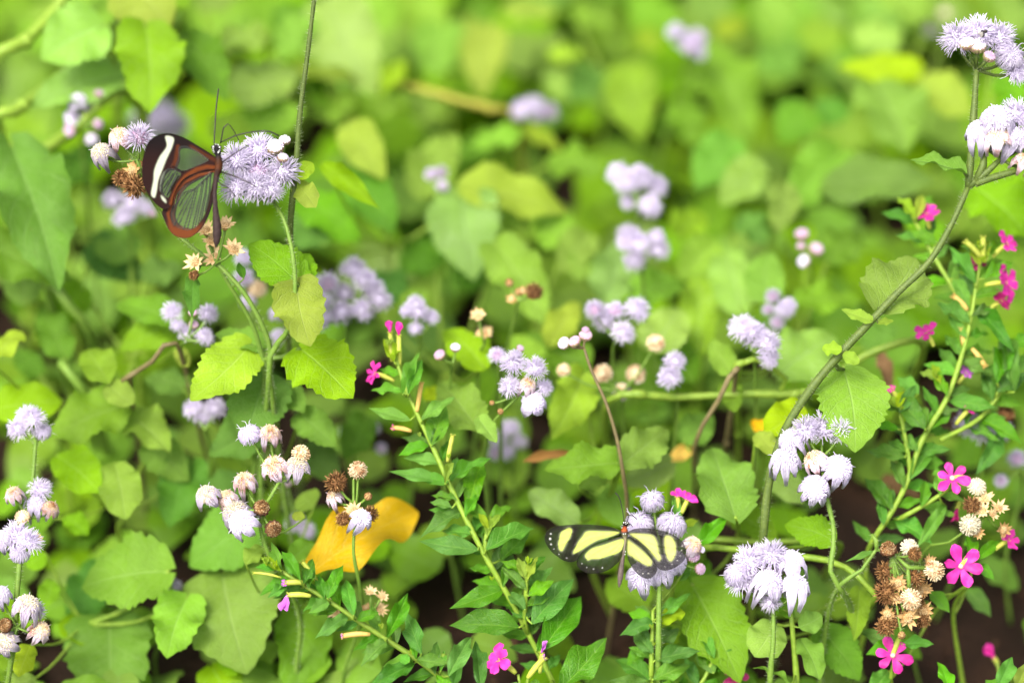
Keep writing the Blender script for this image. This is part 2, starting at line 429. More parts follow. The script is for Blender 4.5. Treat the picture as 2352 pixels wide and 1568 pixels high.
        for d in fib(110, -.35, rr, .25):
            p = d * .48; m.tube([p, p + d * .25, p + d * rr.uniform(.3, .55) + Vector((rr.uniform(-.1, .1), rr.uniform(-.1, .1), rr.uniform(-.1, .1)))], [.045, .05, .012], 3)
        parts['tufts'] = (m, 'brown')
        m = MB()
        for d in fib(14, 0, rr, .4): m.tube([d * .5, d * .75, d * rr.uniform(.85, 1.05)], [.03, .04, .01], 3)
        parts['bristles'] = (m, 'tan')
    elif kind in ('seed', 'seedb'):
        parts['flower_head'] = (cup(.5, -.2, .45, rr), 'cup' if seed % 2 else 'cup_brown')
        m = MB(); core(m, .72, 0, .95)
        knobs(m, fib(120, -.55, rr, .04), .76, 0, .065, .17, rr, .95); parts['seeds'] = (m, 'cream' if kind == 'seed' else 'cream_b')
    elif kind == 'pod':
        m = MB(); m.lathe([(.06, -.8), (.35, -.62), (.62, -.2), (.66, .15), (.5, .5), (.24, .72), (.08, .95)], 12, .1, rr); parts['flower_head'] = (m, 'tan')
        m = MB()
        for k in range(8):
            a = k * .785; d = Vector((math.cos(a), math.sin(a), 0)); m.tube([d * .62 - Z * .2, d * .68 + Z * .2, d * .42 + Z * .65, d * .15 + Z * 1.0], [.05, .07, .06, .01], 4)
        parts['bracts'] = (m, 'brown')
    return {k: (m.mesh(k, M[mt]), None) for k, (m, mt) in parts.items()}
_heads = {}
def add_head(parent, x, y, w, kind, r, hub=None, axis=None, label=None):
    key = (kind, rnd.randrange(4))
    if key not in _heads: _heads[key] = make_head(kind, key[1] + 11 * len(kind) + 3)
    c = P(x, y, w); rad = size(r, w) * (1.14 if kind[:5] in ('droop', 'scruf', 'star', 'starl') else 1.0)
    if axis is None:
        out = Vector((0, 0, 0))
        if hub is not None:
            o = c - hub; o -= TOCAM * o.dot(TOCAM); out = o.normalized() if o.length > 1e-6 else out
        if kind.startswith('droop'): axis = UP * 1.0 + TOCAM * .25 + out * .36 + Vector((rnd.uniform(-.2, .2), rnd.uniform(-.2, .2), 0))
        elif kind in ('star', 'starl', 'dark'): axis = UP * .5 + TOCAM * .9 + out * .7
        elif kind == 'bud': axis = UP * .6 + TOCAM * .7 + out * .8
        else: axis = UP * .85 + TOCAM * .55 + out * .75
        axis += Vector((rnd.uniform(-.18, .18), rnd.uniform(-.18, .18), rnd.uniform(-.1, .1)))
    axis = axis.normalized(); x0 = axis.orthogonal(); x0.rotate(Matrix.Rotation(rnd.random() * 6.28, 3, axis))
    Mx = basis(c, x0, axis, rad, rad, rad)
    hd = None
    for nm, (me, _) in _heads[key].items():
        if hd is None: hd = part('flower_head', me, parent, Mx, label)
        else: subpart(nm, me, hd)
    return c - axis * rad * .5

# ------------------------------------------------------------------ a flowering plant: stem with branches, flower heads, leaves
def ground_under(p, j=.012): return Vector((p.x + rnd.uniform(-j, j), p.y + rnd.uniform(-j, j), -.004))
def hairs_on(path, rads, per, ln):
    m = MB()
    for i in range(len(path) - 1):
        seg = path[i + 1] - path[i]; t = seg.normalized()
        for _ in range(max(1, int(seg.length * per))):
            f = rnd.random(); p = path[i] + seg * f; d = Vector((rnd.gauss(0, 1), rnd.gauss(0, 1), rnd.gauss(0, 1))); d -= t * d.dot(t)
            if d.length < .1: continue
            d.normalize(); L = ln * rnd.uniform(.5, 1.3); q = p + d * rads[i] * .9
            m.tube([q, q + d * L * .6 - t * L * .1, q + d * L - t * L * rnd.uniform(0, .4)], [.00008, .00005, .00001], 3, False)
    return m
def plant(name, label, clusters=(), stems=(), leaves=(), cat='flower', mat='stem', r=7, hairy=False, group=None, ped=3.2, ground=True, petiole=True):
    """clusters: ((hub x, y, w), [(x, y, kind, radius[, dw])...]); stems: [(x, y, w)...] from top to bottom, radii in picture units"""
    paths = [[P(*q) for q in s] for s in stems]
    if not paths:
        pts = [P((l[0] + l[2]) / 2, (l[1] + l[3]) / 2, l[5]) for l in leaves] + [P(*c[0]) for c in clusters]
        cen = sum(pts, Vector()) / len(pts); low = cen.copy(); low.z = max(.012, min(p.z for p in pts) * .75); low.y += .01
        top = P(*clusters[0][0]) if clusters else low + Vector((rnd.uniform(-.004, .004), 0, .012))
        paths = [[top, low * .5 + top * .5 + Vector((rnd.uniform(-.006, .006), .002, 0)), low]]
    if ground:
        g = ground_under(paths[0][-1]); a = paths[0][-1]
        if a.z > .01: paths[0] += [a * .5 + g * .5 + Vector((rnd.uniform(-.006, .006), rnd.uniform(-.004, .004), 0)), g]
    base = paths[0][-1].copy() if ground else paths[0][-1].copy()
    root = thing(name, label, cat, base, group)
    sm = MB(); hm = MB(); k0 = PX * (1 + pix(paths[0][0])[2] / DIST)
    sampled = []
    for i, pth in enumerate(paths):
        sp = spline(pth, .004); n = len(sp); rr0 = r * k0 * (1 if i == 0 else .85)
        rads = [rr0 * (.62 + .38 * min(1, 3.0 * q / n)) * (1 + .06 * math.sin(q * 1.7)) for q in range(n)]
        sm.tube(sp, rads, 8); sampled += sp
        if hairy:
            h = hairs_on(sp, rads, 3600, .0013); hm.add(h.V, h.F)
    for hub, heads in clusters:
        hp = P(*hub)
        for h in heads:
            hx, hy, kind, hr = h[:4]; dw = h[4] if len(h) > 4 else rnd.uniform(-.004, .004)
            b = add_head(root, hx, hy, hub[2] + dw, kind, hr, hp)
            mid = hp * .45 + b * .55 - UP * (b - hp).length * .10
            pp = spline([hp, mid, b], .003); sm.tube(pp, [ped * k0 * .9] * (len(pp) - 1) + [ped * k0 * 1.1], 6)
            if hairy:
                hh = hairs_on(pp, [ped * k0] * len(pp), 2500, .0009); hm.add(hh.V, hh.F)
    for l in leaves:
        b = add_leaf(root, *l)
        if petiole:
            near = min(sampled, key=lambda q: (q - b).length + .0 * q.z)
            if (near - b).length > .0015:
                mid = (near + b) * .5 - UP * .12 * (near - b).length; pp = spline([near, mid, b], .005)
                d = 1 + abs(l[5]) * .4; pr_ = min(5.0, max(2.2, l[4] * .035)) * k0
                sm.tube(pp, [pr_ * 1.15] * (len(pp) - 1) + [pr_ * .8], 6)
    part('stem', sm.mesh('stem', M[mat]), root)
    if hairy and hm.V: part('hairs', hm.mesh('hairs', M['hair']), root, kind='stuff')
    return root

# ------------------------------------------------------------------ magenta tube flowers
def petal_mesh(mat, seed):
    rr = random.Random(seed); m = MB(); n = 8
    prof = [(0, .07), (.15, .10), (.35, .15), (.6, .24), (.8, .26), (.92, .20), (1, .05)]
    for i in range(n + 1):
        u = i / n; hw = interp(prof, u)
        for c in (-1, -.5, 0, .5, 1):
            m.V.append(Vector((u, c * hw, .12 * u - .16 * u * u + .10 * abs(c) * hw + .11 * math.sin(u * 9 + c * 3 + seed * 2) * abs(c) * u)))
    for i in range(n):
        for j in range(4): a = i * 5 + j; m.F.append((a, a + 5, a + 6, a + 1))
    return m.mesh('petal', M[mat])
PET = {k: [petal_mesh(k, s) for s in range(3)] for k in ('mag', 'mag_d', 'vio')}
def tube_flower(parent, bx, by, mx_, my_, w, pr_, mat='mag', n=6, face=None, cal='calyx', cr=5.2, closed=False, dwm=0.0, pets=None, squash=1.0):
    """calyx from its base (bx, by) to its mouth (mx_, my_); petals of length pr_ spread round the mouth"""
    b = P(bx, by, w); t = P(mx_, my_, w + dwm); ax = (t - b); L = ax.length; k = size(1, w)
    d = ax.normalized(); side = UP * .12 * L
    pts = spline([b, b + ax * .35 + side * .5, b + ax * .75 + side * .4, t], L / 8)
    n_ = len(pts); rads = [cr * k * (.75 + .35 * math.sin(math.pi * min(1, 1.15 * i / n_)) + (.18 if i > n_ - 3 else 0)) for i in range(n_)]
    m = MB(); m.tube(pts, rads, 8)
    for q in range(6):                                               # small teeth of the mouth
        x = d.orthogonal().normalized(); x.rotate(Matrix.Rotation(q * 1.047, 3, d)); m.tube([t + x * cr * k * .8, t + x * cr * k * 1.3 + d * cr * k * .9], [cr * k * .35, .00003], 4)
    root = part('flower', m.mesh('flower', M[cal]), parent)
    fd = face.normalized() if face is not None else (d if closed else (d * .7 + TOCAM * .55 + UP * .1).normalized())
    for q in range(n if pets is None else len(pets)):
        an = (q + .25) * 2 * math.pi / n + rnd.uniform(-.12, .12) if pets is None else pets[q]
        if closed: dr = (fd + Vector((rnd.uniform(-.3, .3), rnd.uniform(-.2, .2), rnd.uniform(-.3, .3))))
        else:
            x = UPV - fd * UPV.dot(fd); x = x.normalized() if x.length > .05 else RIGHT.copy()
            x.rotate(Matrix.Rotation(an, 3, fd)); dr = x + fd * rnd.uniform(.05, .4)
        l = size(pr_ * rnd.uniform(.74, 1.02), w)
        subpart('petal', PET[mat][rnd.randrange(3)], root, basis(t + fd * cr * k * .3, dr, fd + TOCAM * .2, l, l * 1.02 * squash, l))
    if face is not None:
        mm = MB(); x = fd.orthogonal().normalized(); y = fd.cross(x)
        mm.tube([t, t + fd * cr * k * 1.2, t + fd * cr * k * 2.0], [cr * k * .9, cr * k * 1.05, cr * k * .5], 8)
        subpart('throat', mm.mesh('throat', M['throat']), root)
    return root

# ------------------------------------------------------------------ the ground: one sheet of dark soil out to the horizon
def soil_material():
    b = NB('soil'); g = b.n('ShaderNodeNewGeometry'); p = g.outputs['Position']
    n1 = b.noise(p, 30, 6, .65); n2 = b.noise(p, 160, 4, .6)
    c = b.ramp(n1, [(.32, (.006, .004, .002)), (.55, (.019, .010, .006)), (.75, (.055, .026, .014))])
    c = b.mix(b.math('MULTIPLY', n2, .5), c, (.026, .012, .007))
    pr = b.n('ShaderNodeBsdfPrincipled'); b.l(c, pr.inputs['Base Color']); pr.inputs['Roughness'].default_value = .9; pr.inputs['Specular IOR Level'].default_value = .15
    bp = b.n('ShaderNodeBump'); bp.inputs['Strength'].default_value = .8; bp.inputs['Distance'].default_value = .004
    b.l(b.math('ADD', n1, n2), bp.inputs['Height']); b.l(bp.outputs[0], pr.inputs['Normal']); b.l(pr.outputs[0], b.out.inputs[0]); return b.m
M['soil'] = soil_material()
ax_ = [-150, -60, -20, -8, -3, -1.5, -.9] + [(-.7 + 1.4 * i / 130) for i in range(131)] + [.9, 1.5, 3, 8, 20, 60, 150]
ay_ = [-150, -60, -20, -8, -3, -1.2, -.8] + [(-.5 + 1.9 * i / 170) for i in range(171)] + [1.7, 2.5, 5, 12, 30, 80, 200]
g = MB()
for y in ay_:
    for x in ax_:
        near = abs(x) < .72 and -.52 < y < 1.45
        z = (noise.fractal(Vector((x * 22, y * 22, 3.1)), 1.0, 2.0, 4) * .006 - .003) if near else -.003
        g.V.append(Vector((x, y, z)))
nx = len(ax_)
for j in range(len(ay_) - 1):
    for i in range(nx - 1): a = j * nx + i; g.F.append((a, a + 1, a + nx + 1, a + nx))
gr = part('ground', g.mesh('ground', M['soil']), None); gr['kind'] = 'structure'; gr['label'] = 'dark brown soil under the plants'

# crumbs of soil and dry litter lying on it
m = MB()
for _ in range(2600):
    x, y = rnd.uniform(-.36, .36), rnd.uniform(-.25, .75); s = rnd.uniform(.0012, .0045)
    z = noise.fractal(Vector((x * 22, y * 22, 3.1)), 1.0, 2.0, 4) * .006 - .003
    q = [Vector((x, y, z + s * .2)) + Vector((rnd.gauss(0, 1), rnd.gauss(0, 1), rnd.gauss(0, .7))) * s * .6 for _ in range(4)]
    m.add(q, [(0, 1, 2), (0, 3, 1), (1, 3, 2), (0, 2, 3)])
o = part('soil_litter', m.mesh('soil_litter', plain_material('soil_litter', (.012, .006, .004), (.06, .03, .017), 120, .9, 0, .3, .1, (.13, .075, .04)), False), None)
o['kind'] = 'stuff'; o['label'] = 'crumbs of soil and dry plant litter on the ground'; o['category'] = 'litter'

# ------------------------------------------------------------------ low mass of small leaves nobody could count
BARE = [(990, 1320, 1480, 1540), (1990, 790, 2200, 1260), (2040, 1340, 2420, 1660), (1150, 1060, 1300, 1130), (-40, 0, 100, 190), (1730, 330, 1810, 425), (1920, 470, 2010, 550), (345, 1280, 420, 1420)]
def bare(x, y): return any(a < x < c and b < y < d for a, b, c, d in BARE)
V = []; F = []; UV = []; T = []
shapes = [leaf_shape('ovate', 8, .10, s, 12, .12 + .08 * s, .12, .06) for s in range(3)] + [leaf_shape('round', 0, 0, s, 8, .15, .2, .08) for s in range(2)]
n = 0
for _ in range(6800):
    gx, gy = rnd.uniform(-.55, .55), rnd.uniform(-.42, 1.25)
    p0 = Vector((gx, gy, 0)); x, y, w = pix(p0)
    far = max(0, min(1, (700 - y) / 700))
    hmax = .035 + .055 * far
    h = rnd.uniform(.006, hmax); p = Vector((gx, gy, h)); x, y, w = pix(p)
    if bare(x, y) and rnd.random() < .93: continue
    L = rnd.uniform(.019, .041) * (1 + .65 * far) * (.72 if y > 900 else 1); a = rnd.random() * 6.283
    d = Vector((math.cos(a), math.sin(a), rnd.uniform(-.45, .35))); nn = UP + Vector((rnd.gauss(0, .3), rnd.gauss(0, .3) - .15, 0))
    sh = shapes[rnd.randrange(5)]; Mx = basis(p, d, nn, L, L * rnd.uniform(.68, .95), L); b = len(V); t = rnd.random()
    V += [Mx @ v for v in sh[0]]; F += [tuple(i + b for i in f) for f in sh[1]]; UV += sh[2]; T += [t] * len(sh[0]); n += 1
me = bpy.data.meshes.new('undergrowth'); me.from_pydata(V, [], F); me.update(); me.materials.append(M_UNDER)
uvl = me.uv_layers.new(name='UVMap'); lv = [0] * len(me.loops); me.loops.foreach_get('vertex_index', lv)
uvl.data.foreach_set('uv', [c for i in lv for c in UV[i]])
at = me.attributes.new('tone', 'FLOAT', 'POINT'); at.data.foreach_set('value', T)
me.polygons.foreach_set('use_smooth', [True] * len(me.polygons))
o = part('undergrowth', me, None); o['kind'] = 'stuff'; o['label'] = 'low green undergrowth of small leaves covering the soil'; o['category'] = 'undergrowth'

# ------------------------------------------------------------------ leafy plants without flowers; leaf: base x, y, tip x, y, width, depth, tone[, shape, roll]
LEAFY = [
 ('plant with broad pale serrated leaves beside the bare soil in the top left corner', [
   (235, 60, 95, 130, 150, .085, 'b'), (290, 170, 72, 225, 120, .10, 'b'), (335, 58, 345, 238, 155, .075, 'l'), (300, -55, 385, 52, 170, .09, 'y'), (240, 55, 150, -30, 130, .12, 'l'),
   (430, 85, 515, 215, 105, .10, 'm'), (420, 20, 330, -40, 90, .13, 'l')]),
 ('plant of pale blurred leaves between the top left serrated leaves and the tall thin stem', [
   (610, 85, 455, 105, 75, .16, 'b'), (540, 215, 690, 150, 120, .17, 'b'), (545, 310, 700, 250, 120, .17, 'l'), (460, 20, 560, -30, 80, .2, 'l'), (640, 70, 720, 10, 90, .22, 'm'), (560, 340, 480, 250, 90, .15, 'l')]),
 ('plant with a large dull green serrated leaf hanging at the left edge', [
   (25, 330, 130, 650, 175, .06, 'm'), (-30, 560, 165, 640, 110, .07, 'm'), (140, 430, 220, 320, 95, .13, 'd'), (210, 560, 330, 640, 100, .12, 'd'), (60, 690, 30, 560, 90, .10, 'm')]),
 ('plant with a big pale leaf above folded yellow leaves right of the tall thin stem', [
   (745, 5, 850, 195, 175, .20, 'b'), (640, 180, 850, 172, 40, .19, 'n', 'lance'), (880, 215, 935, 120, 60, .20, 'n', 'lance'), (930, 250, 700, 245, 72, .20, 'l', 'ovate', .5), (700, 40, 640, 130, 90, .2, 'l')]),
 ('plant with bright yellow-green blurred leaves at the top edge, left of centre', [
   (1020, 60, 1000, 178, 120, .26, 'l'), (1120, 62, 1105, 210, 105, .25, 'y'), (1000, 70, 960, -20, 85, .28, 'l'), (1160, 25, 1285, 30, 60, .28, 'y'), (1060, 120, 1080, 20, 60, .30, 'y'), (905, -30, 960, 60, 90, .30, 'l'), (900, 60, 840, -40, 90, .30, 'l')]),
 ('plant with three pointed leaves left of the small lilac bloom below the top edge', [
   (965, 450, 1048, 297, 115, .16, 'l'), (1190, 310, 1078, 335, 58, .18, 'l'), (1262, 375, 1398, 388, 95, .18, 'l', 'ovate', -.3), (1210, 300, 1290, 340, 45, .19, 'y')]),
 ('plant with a heart-shaped pale leaf and yellowish leaves left of the picture centre', [
   (1065, 430, 1310, 470, 110, .13, 'y'), (1060, 440, 1085, 625, 165, .12, 'b'), (800, 290, 880, 400, 95, .13, 'y'), (820, 385, 900, 525, 115, .13, 'm'), (740, 375, 860, 470, 62, .05, 'l', 'lance', .3), (700, 460, 820, 540, 105, .11, 'm'), (740, 560, 660, 470, 100, .12, 'm')]),
 ('plant of soft blurred leaves around the bloom at the top edge, right of centre', [
   (1440, 150, 1470, 305, 125, .24, 'l'), (1262, 130, 1335, 120, 45, .24, 'y'), (1470, 75, 1520, 115, 55, .26, 'y'), (1330, 60, 1420, 10, 110, .30, 'l'), (1540, 60, 1440, -10, 110, .30, 'l'), (1380, 170, 1310, 230, 90, .26, 'm'), (1300, 230, 1250, 160, 70, .27, 'l')]),
 ('plant with one large drooping light green leaf below the topmost lilac bloom', [
   (1610, 120, 1728, 310, 150, .22, 'l'), (1655, 85, 1712, 32, 60, .26, 'y'), (1600, 40, 1680, -30, 110, .30, 'l'), (1560, 230, 1600, 330, 90, .22, 'm'), (1800, 60, 1740, -20, 110, .30, 'l'), (1760, 170, 1850, 90, 100, .27, 'm')]),
 ('plant with bright broad blurred leaves left of the upper right lilac heads', [
   (2110, 160, 1925, 150, 75, .19, 'y'), (2010, 195, 2080, 340, 165, .17, 'l'), (2115, 190, 2232, 262, 105, .18, 'y'), (2060, 110, 1950, 60, 85, .22, 'l'), (2130, 40, 2010, -20, 90, .26, 'l'), (2200, 60, 2140, -10, 90, .26, 'l'), (1900, 120, 1850, 30, 100, .28, 'l')]),
 ('plant of mid green leaves around the dark gap at upper right', [
   (1930, 350, 1815, 470, 120, .15, 'm'), (1900, 430, 2145, 410, 115, .13, 'm'), (1800, 425, 1790, 525, 78, .12, 'l'), (1740, 370, 1655, 470, 100, .15, 'b'), (1860, 250, 1790, 320, 110, .19, 'm'), (1680, 320, 1600, 420, 110, .17, 'm'), (1930, 280, 1880, 220, 80, .2, 'd')]),
 ('plant with a big light leaf at the right edge behind the hairy branching stem', [
   (2240, 430, 2365, 540, 135, .07, 'l'), (2360, 250, 2290, 160, 100, .15, 'm'), (2300, 40, 2370, 10, 110, .2, 'l'), (2360, 430, 2290, 380, 80, .12, 'l'), (2150, 560, 2080, 490, 80, .12, 'm')]),
 ('plant with pale upright leaves right of the twin lilac clusters', [
   (1755, 690, 1770, 572, 92, .10, 'l'), (1700, 710, 1660, 545, 115, .12, 'b'), (1605, 810, 1600, 590, 90, .12, 'b'), (1560, 540, 1620, 480, 90, .14, 'l'), (1640, 560, 1560, 640, 90, .13, 'l'), (1700, 500, 1760, 560, 80, .14, 'm')]),
 ('plant with broad leaf tinted with bluish sky sheen behind the hairy stem, right of the small lilac bloom', [
   (1790, 860, 1925, 760, 130, .075, 'b'), (1830, 690, 1985, 680, 80, .10, 'l'), (1680, 855, 1632, 775, 58, .06, 'l'), (1678, 880, 1690, 945, 56, .05, 'l'), (1900, 600, 1980, 520, 100, .13, 'm'), (1860, 560, 1800, 520, 70, .14, 'l'), (1990, 800, 2060, 740, 70, .09, 'm')]),
 ('plant with a long light leaf behind the small brown dried heads at centre', [
   (1140, 560, 1250, 725, 120, .10, 'l'), (1265, 790, 1330, 680, 75, .09, 'y'), (1340, 850, 1210, 750, 105, .09, 'm'), (1300, 560, 1240, 480, 100, .14, 'l'), (1200, 480, 1130, 540, 90, .14, 'l'), (1240, 860, 1170, 760, 80, .09, 'l')]),
 ('plant with pale wide leaves right of the lilac puffs near the centre', [
   (1390, 690, 1430, 545, 110, .12, 'b'), (1450, 670, 1572, 650, 80, .11, 'l'), (1500, 800, 1565, 690, 110, .085, 'b'), (1590, 870, 1500, 730, 85, .10, 'm'), (1350, 540, 1290, 620, 90, .13, 'l'), (1330, 640, 1380, 560, 80, .13, 'l')]),
 ('plant with light leaves around the small lilac tuft left of the dried stars', [
   (415, 735, 258, 690, 75, .07, 'l'), (400, 730, 275, 800, 90, .075, 'l'), (250, 880, 200, 788, 82, .05, 'l', 'round'), (245, 880, 305, 925, 62, .045, 'y', 'round'), (405, 800, 432, 842, 34, .05, 'y', 'round'), (330, 640, 420, 600, 80, .10, 'm'), (300, 590, 230, 520, 100, .12, 'm'), (190, 660, 110, 740, 95, .10, 'm')]),
 ('plant with smooth rounded leaves at the left edge above the lilac tufts', [
   (-20, 940, 140, 905, 108, .06, 'l', 'round'), (-25, 830, 50, 750, 70, .05, 'y', 'round'), (285, 930, 110, 985, 125, .055, 'l'), (290, 950, 390, 1030, 95, .06, 'l'), (150, 820, 90, 690, 80, .09, 'm'), (90, 860, 30, 800, 60, .10, 'd')]),
 ('plant of bright rounded leaves right of the lilac tufts at the left edge', [
   (265, 1062, 285, 1178, 98, .045, 'l', 'round'), (130, 1045, 225, 1125, 98, .05, 'l', 'round'), (440, 1060, 390, 1208, 108, .07, 'd'), (150, 1185, 200, 1225, 50, .06, 'l', 'round'), (120, 1190, 60, 1210, 45, .06, 'm', 'round'), (340, 1020, 430, 1100, 90, .07, 'm')]),
 ('plant with one big heart-shaped leaf pointing left, low on the left', [
   (388, 1310, 178, 1335, 178, .045, 'm'), (255, 1310, 150, 1410, 115, .07, 'd'), (250, 1420, 245, 1610, 205, .05, 'm'), (430, 1372, 385, 1508, 115, .032, 'l'), (105, 1270, 60, 1300, 52, .05, 'l', 'round'), (120, 1330, 100, 1390, 48, .05, 'l', 'round'), (70, 1480, 40, 1545, 55, .02, 'y', 'round'), (20, 1590, 80, 1550, 60, .03, 'l', 'round')]),
 ('plant with two wide light leaves below the cream drooping heads', [
   (510, 1315, 560, 1528, 240, .042, 'l'), (590, 1205, 430, 1290, 150, .05, 'm'), (700, 1390, 680, 1600, 130, .05, 'l'), (720, 1165, 690, 1130, 66, .05, 'l', 'round'), (665, 1285, 722, 1238, 55, .03, 'l', 'round'), (565, 1296, 605, 1248, 44, .018, 'n', 'round'), (520, 1250, 470, 1180, 80, .06, 'm')]),
 ('plant of dull green leaves around the lilac tuft between the dried stars and cream heads', [
   (690, 950, 765, 1018, 78, .04, 'l'), (620, 960, 480, 1040, 110, .05, 'm'), (640, 880, 698, 945, 62, .04, 'l'), (700, 1030, 780, 1100, 85, .07, 'd'), (840, 960, 790, 1050, 80, .08, 'd'), (420, 890, 330, 860, 70, .08, 'm'), (560, 1110, 450, 1150, 90, .07, 'd')]),
 ('plant with broad leaves left of the lilac cluster at centre', [
   (1095, 980, 1012, 855, 100, .04, 'l'), (1110, 840, 1020, 740, 95, .06, 'l'), (925, 705, 985, 662, 52, .09, 'l'), (1100, 960, 1142, 1013, 46, .02, 'l'), (975, 920, 1015, 890, 40, .06, 'y', 'round'), (860, 690, 930, 620, 90, .13, 'd'), (1000, 560, 920, 620, 100, .14, 'd'), (1120, 640, 1040, 590, 100, .15, 'd')]),
 ('plant with two light leaves on a brown stalk above the yellow butterfly', [
   (1418, 1062, 1250, 1070, 88, .03, 'l'), (1430, 1065, 1545, 975, 95, .035, 'l'), (1340, 860, 1270, 1000, 100, .06, 'y'), (1330, 1120, 1395, 1085, 58, .05, 'l', 'round'), (1330, 1200, 1215, 1120, 75, .045, 'b', 'round'), (1400, 1110, 1430, 1200, 80, .06, 'l', 'round'), (1540, 1060, 1430, 1110, 85, .05, 'b')]),
 ('plant with a yellow-green spotted leaf between the butterfly and the hairy stem', [
   (1690, 1188, 1640, 1005, 135, .035, 'l'), (1845, 930, 1762, 990, 84, .03, 'y', 'round'), (1735, 995, 1780, 1036, 48, .025, 'n', 'round'), (1690, 1180, 1785, 1240, 75, .05, 'l'), (1775, 1090, 1845, 1155, 70, .05, 'b'), (1912, 1238, 1800, 1195, 78, .02, 'l'), (1570, 1010, 1640, 950, 80, .07, 'm'), (1620, 1330, 1540, 1270, 80, .05, 'm')]),
 ('plant with a large serrated light leaf left of the lower lilac heads', [
   (1590, 1340, 1705, 1545, 160, .025, 'l'), (1640, 1430, 1560, 1560, 120, .05, 'm'), (1885, 1445, 1975, 1560, 95, .03, 'm'), (1975, 1350, 1970, 1458, 54, .02, 'l'), (1480, 1390, 1390, 1320, 100, .06, 'l'), (1400, 1250, 1330, 1290, 80, .055, 'm')]),
 ('plant with pairs of smooth round leaves on a pale stalk beside the lower lilac heads', [
   (1785, 1432, 1735, 1500, 92, .014, 'l', 'round'), (1835, 1440, 1888, 1412, 52, .014, 'l', 'round'), (1838, 1465, 1885, 1548, 58, .014, 'l', 'round'), (1770, 1380, 1825, 1412, 44, .016, 'l', 'round'), (1815, 1570, 1738, 1515, 40, .006, 'l', 'round', .9)]),
]
for i, (label, lv) in enumerate(LEAFY):
    st = []
    if i == 26: st = [[(1816, 1405, .014), (1822, 1470, .016), (1826, 1600, .02)]]
    plant('leafy_plant', label, leaves=lv, cat='plant', stems=st, mat='stem_pale', r=6 if i != 26 else 8, group='leafy plants of the bed')

# ------------------------------------------------------------------ flowering plants in and near the plane of focus
plant('lilac_flower_plant', 'lilac flower cluster on a bristly stem that the clear-winged butterfly clings to', [
  ((628, 462, .004), [(545, 372, 'open', 44), (597, 348, 'open', 42), (632, 338, 'bud', 27), (654, 322, 'bud', 18), (650, 362, 'bud', 17), (594, 398, 'openp', 40), (650, 398, 'open', 42), (545, 432, 'open', 42, -.006), (590, 432, 'open', 42, -.008), (622, 440, 'open', 34, -.01), (570, 395, 'open', 36, .006)])],
  [[(628, 462, .004), (650, 500, .002), (668, 560, 0), (678, 650, 0), (668, 745, .006), (640, 785, .012), (622, 815, .014), (618, 870, .02)]],
  [(690, 655, 566, 545, 105, .008, 'm'), (680, 652, 712, 575, 70, .010, 'm'), (681, 650, 714, 792, 120, -.005, 'y')], hairy=True, r=7)
plant('tall_bare_stem', 'tall thin bare stem rising from the lilac cluster to the top edge', [], [[(724, -20, -.004), (706, 130, 0), (690, 250, .003), (681, 370, .006), (668, 500, .012), (664, 620, .03), (660, 760, .05)]],
  [(682, 412, 718, 372, 42, .006, 'n', 'round'), (680, 418, 722, 470, 54, .006, 'n', 'round')], cat='stem', mat='stem_dark', r=7.5, hairy=True)
plant('faded_flower_plant', 'three faded white heads and brown dried ones left of the clear-winged butterfly', [
  ((318, 368, 0), [(233, 352, 'droopw', 34), (275, 316, 'droopr', 34), (320, 318, 'openp', 38)]),
  ((322, 385, 0), [(305, 392, 'star', 26), (310, 428, 'scruff', 30), (280, 410, 'scruff', 22), (338, 378, 'scruff', 17)])],
  [[(314, 366, 0), (322, 390, 0), (345, 450, .008), (400, 530, .012), (470, 590, .01), (505, 612, .008), (560, 672, .008), (600, 742, .010), (621, 802, .014), (620, 865, .02)]],
  [(445, 632, 438, 722, 46, .008, 'd', 'lance')], r=6, hairy=True)
plant('dried_star_plant', 'pale tan star-shaped dried heads under the tail of the clear-winged butterfly', [
  ((497, 604, .006), [(516, 516, 'starl', 27), (472, 528, 'starl', 27), (484, 552, 'starl', 26), (490, 590, 'starl', 29), (536, 572, 'starl', 29), (448, 602, 'starl', 28), (446, 632, 'scruff', 13)])],
  [[(505, 575, .006), (503, 610, .008), (530, 660, .012), (575, 735, .018), (600, 810, .024), (608, 880, .03)]],
  [(575, 792, 438, 915, 128, .018, 'y'), (612, 858, 570, 1005, 140, .03, 'm'), (690, 800, 805, 900, 150, .014, 'l'), (610, 800, 490, 755, 62, .03, 'l'), (560, 640, 548, 600, 24, .01, 'd', 'lance')], r=6.5, mat='stem')
plant('cream_flower_plant', 'cluster of cream and lilac drooping heads low on the left, above the small violet flower', [
  ((640, 1108, 0), [(573, 998, 'fresh', 34), (620, 997, 'droopr', 33), (630, 1072, 'droopr', 39), (682, 1072, 'droopw', 37), (691, 1042, 'seedb', 24, .003)]),
  ((598, 1172, 0), [(562, 1106, 'droopr', 34), (476, 1138, 'droopw', 36), (521, 1145, 'droopr', 30, .003), (541, 1176, 'droopw', 42), (556, 1200, 'droop', 43, -.005), (601, 1166, 'dark', 24, -.004), (628, 1214, 'dark', 25, -.004)])],
  [[(642, 1105, 0), (622, 1140, .001), (600, 1172, .002), (598, 1210, .003), (618, 1275, .006), (660, 1340, .014), (690, 1430, .03)]], [(700, 1190, 668, 1180, 24, .02, 'y', 'round')], r=6, hairy=True)
